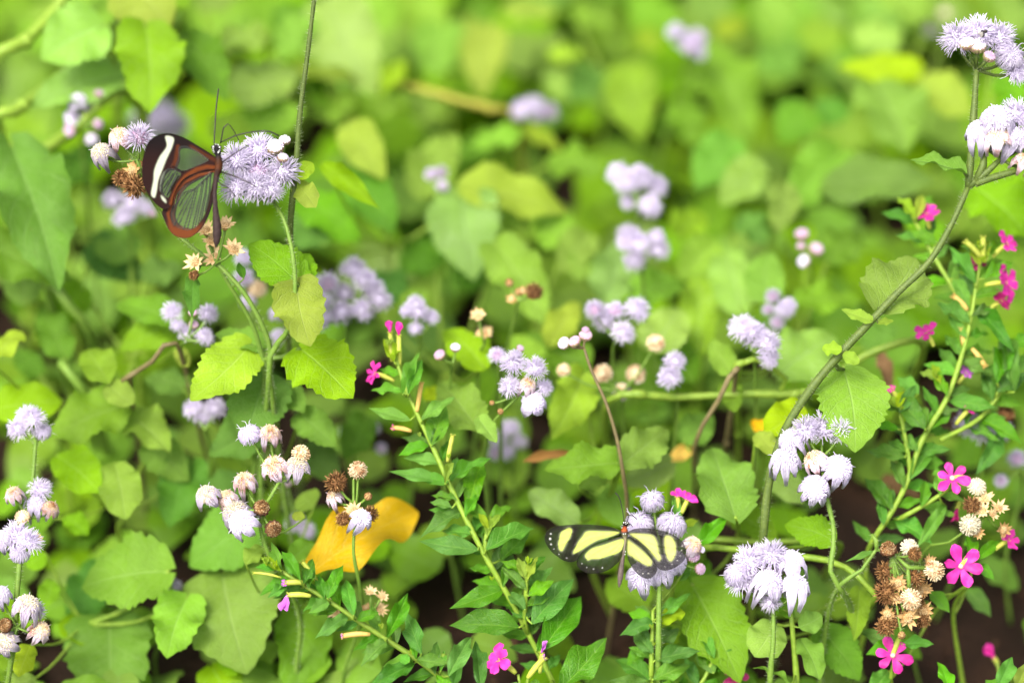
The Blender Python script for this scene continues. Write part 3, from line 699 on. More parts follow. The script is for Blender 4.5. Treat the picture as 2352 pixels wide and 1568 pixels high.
plant('withered_flower_plant', 'withered brown cluster with one pale drooping head before the fallen yellow leaf', [
  ((818, 1160, .008), [(772, 1108, 'scruff', 27), (822, 1080, 'seedb', 25), (768, 1142, 'droopr', 25), (845, 1140, 'pod', 14)]),
  ((818, 1190, .008), [(812, 1172, 'starl', 24), (850, 1180, 'scruff', 20), (788, 1192, 'scruff', 18), (830, 1192, 'droop', 33, -.006)])],
  [[(812, 1100, .008), (812, 1150, .008), (815, 1200, .009), (812, 1270, .012), (826, 1345, .02), (830, 1420, .03)]], [], r=4.5, mat='stem')
plant('lilac_tuft_plant', 'stack of ragged lilac and cream tufts along the left edge', [
  ((80, 1015, .018), [(75, 965, 'open', 33), (45, 985, 'open', 30), (95, 990, 'fresh', 30), (62, 955, 'open', 26)]),
  ((70, 1190, .012), [(32, 1135, 'droopr', 27), (92, 1125, 'open', 29), (80, 1160, 'droop', 34), (116, 1168, 'droopr', 26), (52, 1188, 'seedb', 20)]),
  ((45, 1290, .003), [(40, 1232, 'open', 40), (68, 1245, 'open', 32), (4, 1240, 'droop', 33), (46, 1272, 'fresh', 30), (86, 1235, 'starl', 16)]),
  ((40, 1440, 0), [(62, 1392, 'droopw', 40), (78, 1402, 'openp', 28), (92, 1448, 'droopr', 32), (2, 1365, 'droop', 30), (12, 1435, 'dark', 22), (14, 1475, 'droopw', 36)])],
  [[(82, 1010, .018), (74, 1110, .016), (52, 1200, .010), (45, 1290, .003), (38, 1380, .003), (34, 1460, .005), (22, 1540, .01), (14, 1620, .02)]], [], r=6.5, hairy=True)
plant('tall_hairy_plant', 'tall dark hairy stem curving up to two lilac flower clusters at upper right', [
  ((2243, 160, 0), [(2200, 92, 'open', 44), (2245, 80, 'open', 46), (2290, 92, 'open', 46), (2222, 100, 'bud', 24, -.008), (2272, 130, 'bud', 20, -.008), (2245, 106, 'bud', 26, -.008), (2318, 130, 'fresh', 46), (2330, 165, 'open', 34)]),
  ((2300, 365, -.002), [(2252, 305, 'droop', 44), (2290, 278, 'droop', 52), (2332, 268, 'open', 44), (2320, 318, 'droop', 44), (2355, 320, 'droop', 40), (2350, 372, 'droopr', 30), (2290, 318, 'droopr', 40, -.004)])],
  [[(2224, 428, 0), (2188, 510, 0), (2135, 600, 0), (2062, 672, 0), (1996, 742, .001), (1930, 812, .002), (1868, 886, .004), (1818, 960, .006), (1782, 1042, .009), (1762, 1135, .012), (1752, 1245, .016), (1745, 1330, .03)],
   [(2243, 160, 0), (2238, 240, 0), (2232, 330, 0), (2224, 430, 0)], [(2302, 362, -.002), (2270, 392, 0), (2226, 428, 0)], [(2345, 390, 0), (2290, 405, 0), (2240, 422, 0)], [(2262, 340, 0), (2258, 380, 0), (2240, 418, 0)]],
  [(2212, 396, 2090, 356, 42, -.002, 'm', 'ovate', .4), (2018, 708, 2105, 588, 158, .012, 'l'), (2000, 736, 1933, 708, 34, .001, 'n'), (2016, 742, 2054, 734, 20, .002, 'n'), (1934, 806, 1888, 796, 34, 0, 'n', 'round'), (1936, 812, 1974, 832, 32, -.001, 'n', 'round'), (1938, 848, 1966, 1032, 165, .004, 'l')],
  mat='stem_dark', r=10, hairy=True, ped=4)
plant('bent_flower_plant', 'lilac drooping cluster below the hanging serrated leaf, on a bent stalk', [
  ((1888, 1050, .004), [(1818, 1012, 'droop', 40), (1852, 990, 'open', 36), (1892, 985, 'open', 42), (1932, 992, 'open', 34), (1803, 1058, 'droop', 44), (1872, 1058, 'droopr', 36), (1925, 1076, 'droop', 45), (1872, 1122, 'droop', 44, -.006)])],
  [[(1885, 1040, .004), (1898, 1140, .004), (1913, 1200, .004), (1914, 1260, .003), (1907, 1310, .002), (1926, 1346, .002), (1955, 1400, .02)]], [], r=7, hairy=True)
plant('low_lilac_plant', 'five drooping lilac heads on a straight stalk right of the yellow butterfly', [
  ((1776, 1395, 0), [(1722, 1290, 'open', 42), (1694, 1318, 'fresh', 40), (1770, 1276, 'open', 40), (1815, 1292, 'droop', 44), (1764, 1340, 'droop', 48, -.004), (1826, 1348, 'droop', 44), (1706, 1335, 'open', 38), (1770, 1382, 'open', 26)])],
  [[(1772, 1330, 0), (1776, 1395, 0), (1776, 1470, 0), (1770, 1540, .002), (1768, 1620, .01)]], [], r=7, hairy=True)
plant('seedy_flower_plant', 'dense brown dried cluster with cream seed heads hanging at lower right', [
  ((2050, 1275, 0), [(2040, 1260, 'dark', 24, -.003), (2088, 1258, 'seed', 24), (2035, 1312, 'scruff', 27), (2100, 1272, 'scruff', 18), (2146, 1310, 'seedb', 27), (2036, 1360, 'scruff', 30), (2062, 1338, 'star', 24), (2058, 1372, 'star', 18), (2092, 1376, 'seedb', 28, -.004), (2102, 1326, 'scruff', 24), (2038, 1408, 'star', 24), (2085, 1418, 'star', 30), (2120, 1402, 'star', 27), (2034, 1438, 'scruff', 25), (2071, 1458, 'pod', 14), (2112, 1356, 'star', 24, .006), (2068, 1310, 'star', 20, .006), (2125, 1352, 'star', 20, .008), (2135, 1290, 'star', 20, .012), (2050, 1335, 'scruff', 24, .004), (2078, 1395, 'scruff', 24, .004), (2055, 1420, 'scruff', 22, .003), (2105, 1385, 'scruff', 22, .005), (2080, 1345, 'star', 22, .003), (2060, 1285, 'scruff', 18, .004), (2120, 1425, 'scruff', 18, .004)])],
  [[(2046, 1262, 0), (2012, 1262, 0), (1980, 1308, 0), (1928, 1344, .002), (1900, 1420, .02)], [(2002, 1226, .001), (2012, 1240, 0), (2014, 1262, 0)], [(2062, 1280, 0), (2085, 1302, -.001), (2125, 1304, 0)], [(2085, 1302, -.001), (2088, 1350, -.001)]],
  [(2010, 1266, 1942, 1288, 18, 0, 'm', 'lance')], r=6.5, hairy=True)
plant('pale_seed_plant', 'dried tan cluster with two pale seed balls beside the star-shaped magenta flowers', [
  ((2262, 1180, .012), [(2243, 1118, 'seed', 24), (2228, 1205, 'seed', 28, -.004), (2232, 1160, 'scruff', 22), (2262, 1145, 'starl', 24), (2256, 1172, 'starl', 22), (2294, 1165, 'starl', 24), (2304, 1216, 'star', 22), (2246, 1222, 'star', 18), (2280, 1180, 'starl', 16)])],
  [[(2262, 1180, .012), (2225, 1210, .014), (2180, 1245, .018), (2120, 1270, .03)]], [], r=4, mat='stem')
plant('butterfly_flower_plant', 'pale lilac globe heads behind the yellow butterfly, with a straight green stalk', [
  ((1520, 1262, .008), [(1498, 1150, 'fresh', 36), (1468, 1205, 'fresh', 44), (1542, 1206, 'fresh', 44), (1590, 1252, 'droopr', 30), (1592, 1275, 'bud', 22), (1612, 1262, 'bud', 11), (1608, 1306, 'bud', 18), (1552, 1290, 'droop', 36), (1475, 1322, 'droop', 46), (1520, 1305, 'droop', 46)])],
  [[(1520, 1255, .008), (1515, 1340, .008), (1513, 1420, .008), (1512, 1500, .010), (1508, 1600, .02)]], [], r=7.5, hairy=True)
plant('centre_lilac_plant', 'sharp little lilac cluster right of the magenta-tipped stem, at the picture centre', [
  ((1205, 890, .014), [(1180, 836, 'open', 31), (1228, 848, 'open', 31), (1172, 888, 'open', 27), (1212, 884, 'droopr', 26), (1225, 925, 'droop', 36), (1248, 890, 'open', 22), (1184, 815, 'open', 15), (1130, 925, 'pod', 9), (1150, 945, 'pod', 11)])],
  [[(1205, 890, .014), (1180, 920, .016), (1140, 960, .02), (1120, 1000, .03), (1112, 1080, .05)]], [], r=4.5)
plant('side_lilac_plant', 'small group of four round buds on a brown stalk leaning from the centre right', [
  ((1340, 800, .018), [(1296, 788, 'bud', 20), (1320, 784, 'bud', 19), (1345, 770, 'bud', 20), (1345, 758, 'bud', 12)])],
  [[(1342, 800, .018), (1358, 850, .018), (1390, 920, .018), (1415, 1000, .02), (1430, 1080, .024), (1440, 1180, .04)]], [], r=5, mat='stem_brown')

# ------------------------------------------------------------------ blurred flower clusters further back
FAR = [
 ('dull purple fading heads at upper left', (190, 275, .10), [(180, 235, 'droop', 30), (168, 270, 'droop', 28), (205, 250, 'bud', 24), (228, 215, 'bud', 15), (225, 285, 'bud', 17), (160, 300, 'bud', 20), (210, 320, 'bud', 20)]),
 ('large soft lilac bloom above the clear-winged butterfly', (365, 320, .20), [(335, 280, 'open', 38), (370, 275, 'open', 44), (402, 288, 'open', 36), (350, 295, 'open', 36), (385, 300, 'open', 36)]),
 ('lilac heads under the brown dried ones left of the butterfly wing', (290, 510, .09), [(260, 462, 'open', 28), (305, 470, 'open', 30), (285, 502, 'open', 28), (335, 480, 'open', 20), (350, 490, 'bud', 12)]),
 ('small lilac tuft with seven heads left of the hairy fork', (430, 780, .035), [(395, 718, 'open', 26), (408, 748, 'open', 18), (443, 718, 'bud', 13), (445, 745, 'bud', 15), (478, 722, 'open', 25), (430, 765, 'open', 22), (470, 775, 'open', 23)]),
 ('faded lilac bloom between the dried stars and the serrated leaf pair', (575, 720, .07), [(562, 595, 'open', 24), (560, 640, 'openp', 25), (590, 665, 'seedb', 26), (570, 690, 'droop', 24), (635, 720, 'droop', 22), (580, 842, 'bud', 18), (640, 770, 'droop', 22)]),
 ('big lilac cluster of ten heads right of the serrated leaf pair', (800, 730, .06), [(752, 655, 'openp', 32), (812, 620, 'open', 32), (838, 645, 'open', 30), (855, 665, 'open', 30), (872, 690, 'open', 30), (790, 675, 'open', 28), (740, 695, 'open', 28), (785, 720, 'open', 32), (832, 712, 'open', 30), (745, 735, 'open', 26)]),
 ('lilac trio behind the magenta tip of the leafy stem', (968, 770, .05), [(955, 700, 'open', 24), (962, 718, 'open', 25), (990, 730, 'open', 21), (955, 755, 'open', 19), (935, 715, 'open', 18)]),
 ('half hidden lilac bloom below the yellow-green leaf on the left', (470, 985, .05), [(445, 942, 'open', 26), (470, 955, 'open', 28), (495, 940, 'open', 27)]),
 ('two tiny lilac heads left of the centre lilac cluster', (1040, 835, .03), [(1010, 815, 'bud', 18), (1046, 798, 'bud', 15)]),
 ('faint grey lilac bloom on the heart-shaped pale leaf', (1005, 450, .13), [(990, 402, 'openp', 16), (1012, 398, 'openp', 18), (1015, 428, 'openp', 16)]),
 ('flat lilac bloom above the three pointed leaves', (1225, 290, .20), [(1200, 255, 'open', 26), (1225, 248, 'open', 28), (1258, 260, 'openp', 25), (1235, 265, 'openp', 20)]),
 ('topmost blurred lilac bloom right of centre', (1582, 130, .20), [(1552, 75, 'open', 22), (1570, 95, 'open', 24), (1598, 92, 'openp', 28), (1585, 108, 'openp', 22), (1605, 122, 'open', 20)]),
 ('upper of the twin lilac clusters right of centre', (1465, 470, .10), [(1420, 400, 'open', 30), (1442, 422, 'open', 32), (1475, 410, 'open', 30), (1505, 430, 'open', 30), (1465, 400, 'open', 24), (1445, 465, 'open', 22), (1492, 475, 'open', 30)]),
 ('lower of the twin lilac clusters right of centre', (1478, 615, .085), [(1445, 545, 'open', 32), (1465, 562, 'open', 32), (1508, 548, 'open', 24), (1512, 575, 'open', 29), (1458, 600, 'open', 28), (1435, 560, 'open', 20)]),
 ('three small lilac buds in the upper right green', (1855, 600, .10), [(1842, 538, 'bud', 21), (1875, 572, 'bud', 21), (1846, 600, 'bud', 20), (1840, 565, 'bud', 14)]),
 ('pinkish buds above the white lilac spray', (1790, 750, .075), [(1775, 682, 'openp', 20), (1800, 715, 'open', 24), (1812, 702, 'open', 20), (1785, 742, 'openp', 20), (1765, 712, 'openp', 16)]),
 ('white lilac spray tilting right, left of the hairy stem', (1725, 800, .03), [(1705, 755, 'open', 34), (1735, 775, 'open', 36), (1762, 790, 'open', 34), (1765, 820, 'open', 28), (1730, 765, 'open', 28)]),
 ('five lilac puffs right of the round bud group', (1415, 780, .05), [(1366, 712, 'openp', 25), (1390, 735, 'open', 30), (1412, 715, 'openp', 25), (1462, 712, 'open', 32), (1430, 765, 'open', 30)]),
 ('fading beige heads under the lilac puffs', (1430, 900, .055), [(1506, 788, 'seedb', 24), (1385, 858, 'seedb', 25), (1460, 860, 'seedb', 26), (1428, 897, 'droopr', 25), (1295, 850, 'seedb', 18)]),
 ('pair of lilac puffs one above the other beside the beige heads', (1545, 880, .045), [(1550, 832, 'open', 27), (1538, 868, 'open', 31)]),
 ('small brown dried heads on a thin stalk at the centre', (1192, 690, .05), [(1170, 650, 'pod', 14), (1178, 685, 'star', 18), (1200, 668, 'star', 16), (1226, 670, 'scruff', 22), (1190, 672, 'pod', 12)]),
 ('two pale dried husks left of the brown dried heads', (1112, 790, .05), [(1098, 725, 'starl', 22), (1112, 765, 'starl', 24)]),
 ('single faded pink head above the centre lilac cluster', (1145, 850, .035), [(1142, 818, 'openp', 22), (1195, 800, 'bud', 12)]),
 ('faint lilac heads in the shade below the centre lilac cluster', (1180, 1050, .09), [(1172, 985, 'open', 25), (1148, 1010, 'open', 24), (1192, 1015, 'open', 22), (1140, 1040, 'openp', 20), (1165, 1040, 'open', 22)]),
 ('dim lilac heads in the shade left of the leafy magenta stem', (820, 1020, .09), [(795, 992, 'openp', 16), (835, 1010, 'openp', 18), (860, 985, 'openp', 15), (875, 1030, 'openp', 15)]),
 ('dim lilac heads behind the dark dried pair', (690, 1230, .07), [(680, 1205, 'open', 26), (705, 1220, 'open', 22), (660, 1110, 'bud', 12)]),
 ('tiny lilac bud in the dark gap beside the big heart-shaped leaf', (402, 1370, .05), [(402, 1345, 'open', 17), (390, 1332, 'bud', 11)]),
 ('pale pink bloom near the top right edge', (2165, 80, .26), [(2140, 62, 'openp', 24), (2170, 35, 'seed', 20), (2155, 50, 'openp', 18)]),
 ('lilac spray behind the brown stalk at the right edge', (2270, 1010, .045), [(2225, 970, 'open', 36), (2258, 985, 'open', 36), (2292, 985, 'open', 32), (2310, 950, 'scruff', 22), (2300, 925, 'starl', 18), (2240, 960, 'open', 28)]),
 ('faint lilac head at the right edge above the tan seed cluster', (2340, 1080, .06), [(2335, 1055, 'openp', 24), (2300, 1105, 'openp', 18)]),
 ('tan dried husks low before the fallen yellow leaf', (850, 1410, .02), [(852, 1358, 'starl', 16), (878, 1368, 'starl', 18), (872, 1398, 'starl', 20), (842, 1395, 'star', 14), (760, 1385, 'starl', 22), (770, 1405, 'starl', 20)]),
]
for label, hub, heads in FAR:
    top = P(*hub)
    plant('blurred_flower_plant', label, [(hub, heads)], [[hub, (hub[0] + rnd.uniform(-12, 12), hub[1] + 45, hub[2] + .015)]], cat='flower', mat='stem', r=4.5, group='smaller lilac flowers of the bed')

# ------------------------------------------------------------------ plants with glossy narrow leaves and magenta tube flowers
def cuphea(label, stems, leaves, tips=(), r=6.5, ground=True, extra=()):
    root = plant('magenta_flower_plant', label, [], stems, leaves, cat='flower', mat='stem_pale', r=r, hairy=False, ground=ground, petiole=True)
    er = random.Random(len(label))
    for path, t0, t1, step in extra:                                # further opposite pairs along a stretch of a stem
        pl = stems[path]; seg = [(pl[i], pl[i + 1]) for i in range(len(pl) - 1)]; tot = sum(math.hypot(b[0] - a[0], b[1] - a[1]) for a, b in seg); d = t0 * tot; side = 1
        while d < t1 * tot:
            q = d
            for a, b in seg:
                L = math.hypot(b[0] - a[0], b[1] - a[1])
                if q <= L: break
                q -= L
            f = q / L; x, y, w = (a[k] + (b[k] - a[k]) * f for k in range(3)); th = math.atan2(a[1] - b[1], a[0] - b[0])
            for sg in (-1, 1):
                an = th + sg * er.uniform(.7, 1.15); ln = er.uniform(52, 88)
                add_leaf(root, x, y, x + math.cos(an) * ln, y + math.sin(an) * ln, ln * er.uniform(.38, .46), w + er.uniform(.0, .008), er.choice('ccg'), 'lance')
            d += step * er.uniform(.85, 1.2)
    for x, y, w, s in tips:                                         # yellow-green buds in the axils
        for k in range(3):
            a = rnd.uniform(-.9, .9) - math.pi / 2
            add_leaf(root, x, y + s * .3, x + math.cos(a) * s * 1.2, y + math.sin(a) * s * 1.2, s * .6, w - .002, 'n', 'lance', name='bud_leaf')
    return root
L_ = 'lance'
c1 = cuphea('long glossy-leaved stem rising left of centre to a magenta flowered tip', 
  [[(898, 770, .022), (915, 840, .020), (938, 905, .018), (992, 1022, .015), (1050, 1150, .012), (1112, 1272, .010), (1170, 1372, .012), (1222, 1472, .016), (1275, 1580, .02)], [(1212, 1300, .004), (1208, 1360, .006), (1206, 1430, .012), (1215, 1462, .016)], [(1122, 1195, .012), (1116, 1240, .012), (1112, 1272, .010)]],
  [(1016, 1102, 893, 1080, 38, .014, 'g', L_), (1032, 1104, 1130, 1047, 38, .014, 'g', L_), (1105, 1062, 1070, 1166, 56, .018, 'c', L_), (1038, 1166, 986, 1150, 24, .012, 'g', L_), (1062, 1172, 966, 1224, 46, .010, 'c', L_), (1098, 1262, 962, 1240, 54, .008, 'c', L_),
   (1116, 1262, 1230, 1197, 56, .008, 'c', L_), (1150, 1285, 1218, 1212, 50, .016, 'c', L_), (1158, 1352, 1034, 1394, 56, .008, 'c', L_), (1192, 1440, 1032, 1430, 72, .008, 'c', L_), (1222, 1432, 1320, 1325, 72, .012, 'c', L_), (1245, 1492, 1340, 1354, 84, .014, 'c', L_),
   (1285, 1585, 1394, 1460, 84, .008, 'c', L_), (1214, 1368, 1274, 1328, 38, .004, 'g', L_), (1206, 1400, 1164, 1354, 36, .008, 'c', L_), (1150, 1335, 1175, 1260, 60, .02, 'c', L_),
   (925, 905, 962, 800, 34, .016, 'g', L_), (938, 905, 972, 815, 36, .012, 'g', L_), (942, 965, 845, 935, 36, .016, 'g', L_), (968, 965, 1046, 905, 36, .015, 'g', L_), (992, 1022, 1026, 928, 58, .018, 'c', L_), (985, 1024, 915, 1042, 34, .014, 'g', L_), (925, 900, 850, 893, 26, .020, 'g', L_), (905, 832, 880, 775, 26, .022, 'n', L_), (905, 830, 920, 770, 22, .021, 'n', L_), (918, 860, 870, 845, 24, .022, 'g', L_),
   (1208, 1330, 1188, 1272, 26, .003, 'n', L_), (1210, 1335, 1234, 1270, 24, .002, 'n', L_), (1122, 1215, 1098, 1175, 20, .010, 'n', L_), (1122, 1215, 1152, 1172, 20, .010, 'n', L_), (1120, 1230, 1124, 1172, 22, .010, 'n', L_), (1022, 1110, 1038, 1042, 22, .010, 'n', L_)],
  [(1212, 1290, .003, 14), (1130, 1330, .008, 9), (892, 790, .021, 14), (965, 1000, .015, 9), (1030, 1050, .012, 9)], extra=[(0, .30, .98, 42), (1, .1, .95, 36), (2, 0, .9, 40)])
tube_flower(c1, 918, 840, 916, 772, .021, 34, 'mag', closed=True, pets=[0, 1, 2]); tube_flower(c1, 900, 830, 896, 765, .022, 32, 'mag', closed=True, pets=[0, 1, 2])
tube_flower(c1, 906, 875, 862, 858, .022, 34, 'mag', n=6, squash=.8); tube_flower(c1, 958, 945, 968, 880, .016, 0.1, 'mag', pets=[], cal='calyx_t')
tube_flower(c1, 945, 990, 904, 982, .016, 10, 'mag', pets=[0, 2, 4], cal='calyx_t'); tube_flower(c1, 1028, 1060, 1040, 1000, .012, 0.1, 'mag', pets=[])
c2 = cuphea('glossy narrow-leaved branch slanting down to the right from the cream drooping heads',
  [[(612, 1285, .002), (648, 1312, .0), (700, 1345, -.001), (760, 1382, -.001), (815, 1420, -.001), (888, 1468, 0), (960, 1515, .001), (1030, 1572, .004), (1080, 1640, .02)], [(1010, 1545, 0), (1020, 1500, 0)]],
  [(690, 1332, 644, 1258, 32, -.002, 'g', L_), (648, 1312, 622, 1242, 26, .004, 'g', L_), (697, 1340, 720, 1298, 24, -.003, 'c', L_), (752, 1374, 786, 1285, 38, -.002, 'c', L_), (660, 1342, 615, 1370, 28, -.002, 'g', L_), (758, 1378, 710, 1406, 32, -.003, 'g', L_), (800, 1414, 726, 1458, 38, -.002, 'g', L_),
   (812, 1412, 788, 1316, 38, -.004, 'c', L_), (820, 1424, 870, 1402, 30, -.004, 'c', L_), (888, 1464, 938, 1358, 44, -.004, 'c', L_), (968, 1500, 928, 1396, 48, .001, 'c', L_), (888, 1470, 828, 1522, 42, -.004, 'c', L_), (952, 1522, 846, 1572, 46, -.004, 'c', L_), (958, 1514, 1030, 1520, 38, -.004, 'c', L_),
   (1030, 1552, 1088, 1450, 50, -.003, 'c', L_), (1105, 1585, 1095, 1456, 42, .004, 'c', L_), (1012, 1540, 1022, 1488, 18, -.002, 'g', L_), (940, 1520, 920, 1505, 24, -.003, 'g', 'round'), (640, 1305, 585, 1300, 24, 0, 'g', L_), (645, 1310, 598, 1278, 22, -.001, 'n', L_), (1040, 1590, 1000, 1545, 34, -.004, 'g', L_), (690, 1350, 740, 1352, 22, .002, 'c', L_)],
  [(612, 1290, 0, 16), (630, 1302, -.002, 16), (812, 1408, -.005, 8), (878, 1440, -.005, 11), (945, 1500, -.006, 10)], extra=[(0, .12, .95, 48)])
tube_flower(c2, 714, 1368, 662, 1366, -.004, 42, 'vio', pets=[3.0, 3.4], cr=6); tube_flower(c2, 700, 1338, 656, 1338, -.003, 12, 'vio', pets=[0, 1, 2, 3, 4, 5], cr=6.5)
tube_flower(c2, 728, 1334, 694, 1290, .002, .1, pets=[], cal='calyx'); tube_flower(c2, 646, 1326, 582, 1315, -.003, .1, pets=[], cal='calyx', cr=3); tube_flower(c2, 850, 1456, 788, 1460, -.004, 7, 'vio', pets=[0, 1, 2, 3, 4, 5], cal='calyx_t', cr=6)
c3 = cuphea('low stem with one ruffled magenta flower at the bottom edge, left of centre',
  [[(1190, 1548, -.006), (1196, 1580, -.004), (1200, 1640, .005)], [(1215, 1550, -.004), (1205, 1590, 0)]], [(1200, 1575, 1150, 1590, 30, -.006, 'g', L_), (1210, 1570, 1260, 1590, 30, -.004, 'g', L_)], r=5)
tube_flower(c3, 1185, 1545, 1146, 1516, -.008, 42, 'mag', n=6, squash=1.25, cr=6.5); tube_flower(c3, 1212, 1556, 1250, 1510, -.006, 9, 'vio', pets=[0, 1, 2, 3], cr=6.5); tube_flower(c3, 1240, 1545, 1244, 1500, .004, 34, 'vio', closed=True, pets=[0, 1])
c4 = cuphea('tall bushy stem with many magenta flowers along the right edge',
  [[(2258, 560, .035), (2245, 640, .034), (2228, 740, .032), (2205, 830, .030), (2172, 920, .028), (2118, 1010, .026), (2082, 1110, .025), (2045, 1180, .025), (2008, 1236, .028), (1990, 1290, .04)], [(2180, 1122, .02), (2130, 1155, .022), (2068, 1190, .025)], [(2092, 490, .045), (2140, 580, .042), (2200, 680, .036), (2232, 730, .032)], [(2150, 860, .03), (2180, 900, .03)], [(2062, 930, .026), (2075, 985, .026), (2088, 1060, .026), (2092, 1100, .026)], [(2320, 800, .04), (2300, 890, .036), (2250, 960, .034), (2160, 1010, .03)]],
  [(2125, 985, 2048, 895, 56, .024, 'c', L_), (2062, 985, 2008, 972, 26, .024, 'g', L_), (2078, 1050, 1985, 1028, 42, .026, 'c', L_), (2135, 985, 2180, 925, 50, .03, 'c', L_), (2110, 905, 2060, 860, 40, .032, 'g', L_), (2090, 1100, 2150, 1000, 46, .03, 'g', L_),
   (2052, 1190, 2140, 1240, 50, .026, 'c', L_), (2172, 1160, 2108, 1252, 36, .024, 'g', L_), (2050, 1175, 1985, 1090, 46, .03, 'c', L_), (2100, 1060, 2170, 1060, 44, .03, 'c', L_), (2205, 830, 2290, 860, 40, .032, 'g', L_), (2235, 700, 2330, 800, 44, .032, 'c', L_), (2228, 740, 2150, 690, 40, .034, 'g', L_),
   (2240, 650, 2180, 560, 36, .036, 'g', L_), (2190, 640, 2230, 700, 40, .034, 'g', L_), (2290, 880, 2330, 760, 50, .036, 'c', L_), (2330, 900, 2300, 740, 46, .036, 'c', L_), (2200, 860, 2120, 830, 38, .032, 'g', L_), (2180, 920, 2290, 930, 44, .03, 'c', L_), (2290, 900, 2360, 850, 50, .034, 'c', L_), (2150, 560, 2090, 530, 36, .042, 'g', L_), (2100, 500, 2060, 450, 36, .045, 'n', L_), (2105, 500, 2120, 440, 30, .045, 'n', L_),
   (2255, 600, 2275, 550, 32, .034, 'n', L_), (2250, 610, 2235, 555, 30, .034, 'n', L_), (2262, 640, 2330, 600, 40, .036, 'g', L_), (2062, 935, 2030, 905, 30, .026, 'n', L_), (2062, 935, 2075, 890, 26, .025, 'n', L_), (2250, 960, 2350, 1010, 46, .034, 'c', L_), (2300, 1000, 2250, 1080, 50, .04, 'c', L_), (2155, 870, 2110, 850, 24, .03, 'n', L_), (2160, 880, 2140, 830, 24, .03, 'n', L_)],
  [(2255, 570, .034, 20), (2262, 600, .033, 16), (2068, 938, .025, 12), (2150, 860, .029, 12), (2100, 500, .045, 18)], extra=[(0, .04, .95, 44), (2, .1, .9, 48), (4, .1, .9, 44), (5, 0, .9, 46), (1, .2, .8, 46)])
for f in [(2135, 525, 2128, 492, .044, 38, 'mag'), (2280, 590, 2312, 560, .034, 34, 'mag'), (2262, 655, 2310, 650, .034, 46, 'mag'), (2250, 640, 2238, 610, .038, 32, 'mag_d'), (2262, 720, 2298, 692, .038, 36, 'mag_d'), (2145, 795, 2128, 765, .03, 32, 'mag'), (2065, 920, 2048, 895, .028, 14, 'mag'), (2195, 975, 2226, 940, .03, 18, 'mag'), (2200, 880, 2218, 858, .034, 22, 'vio')]:
    tube_flower(c4, *f[:5], f[5], f[6], n=6, squash=1.15)
for f in [(2222, 712, 2190, 680), (2215, 800, 2208, 755), (2232, 800, 2262, 840), (2252, 590, 2218, 555), (2258, 590, 2258, 545)]: tube_flower(c4, *f, .032, .1, pets=[], cal='calyx_t' if f[0] < 2240 else 'calyx', cr=6)
tube_flower(c4, 2215, 1095, 2187, 1098, .016, 46, 'mag', face=TOCAM * .9 + UP * .2 - RIGHT * .1, cr=6)
tube_flower(c4, 2205, 1150, 2200, 1165, .03, 36, 'mag_d', closed=True, pets=[0, 1, 2])
c5 = cuphea('sprig with two star-shaped magenta flowers over bare soil at lower right',
  [[(2240, 1262, .02), (2235, 1300, .018), (2225, 1340, .02), (2190, 1400, .04)], [(2066, 1462, .012), (2056, 1500, .014), (2046, 1560, .02), (2060, 1610, .03)], [(2046, 1560, .02), (2090, 1500, .03), (2150, 1400, .035), (2225, 1340, .02)]],
  [(2240, 1285, 2300, 1235, 32, .018, 'g', L_), (2236, 1290, 2222, 1225, 34, .02, 'g', L_), (2242, 1295, 2284, 1330, 30, .018, 'g', L_), (2135, 1358, 2182, 1405, 40, .022, 'g', L_), (2072, 1480, 2146, 1474, 34, .012, 'g', L_), (2060, 1490, 1970, 1440, 50, .026, 'c', L_), (2040, 1540, 1990, 1600, 50, .02, 'c', L_), (2050, 1480, 1990, 1500, 40, .02, 'g', L_), (2130, 1380, 2080, 1440, 44, .03, 'c', L_), (2220, 1350, 2280, 1410, 50, .05, 'c', L_)], r=5)
tube_flower(c5, 2240, 1262, 2206, 1300, .012, 54, 'mag', face=TOCAM * .95 + UP * .15, cr=6); tube_flower(c5, 2066, 1462, 2050, 1504, .012, 50, 'mag', face=TOCAM * .95 + UP * .15, cr=6); tube_flower(c5, 2285, 1262, 2316, 1240, .02, 36, 'mag', n=6)
c6 = cuphea('leafy magenta-flowered shoots in the bottom right corner',
  [[(2320, 1540, .0), (2330, 1590, .004), (2335, 1650, .02)], [(2180, 1580, .01), (2186, 1640, .02)], [(2290, 1520, .05), (2310, 1600, .05), (2335, 1650, .03)]],
  [(2290, 1580, 2332, 1500, 44, -.004, 'g', L_), (2330, 1585, 2362, 1515, 40, -.004, 'n', L_), (2340, 1600, 2368, 1548, 40, -.006, 'n', L_), (2300, 1595, 2262, 1555, 40, 0, 'g', L_), (2182, 1590, 2158, 1508, 40, .006, 'g', L_), (2190, 1590, 2230, 1570, 34, .01, 'c', L_)])
tube_flower(c6, 2292, 1525, 2284, 1512, .06, 38, 'mag', n=5, closed=True, pets=[0, 1, 2, 3])
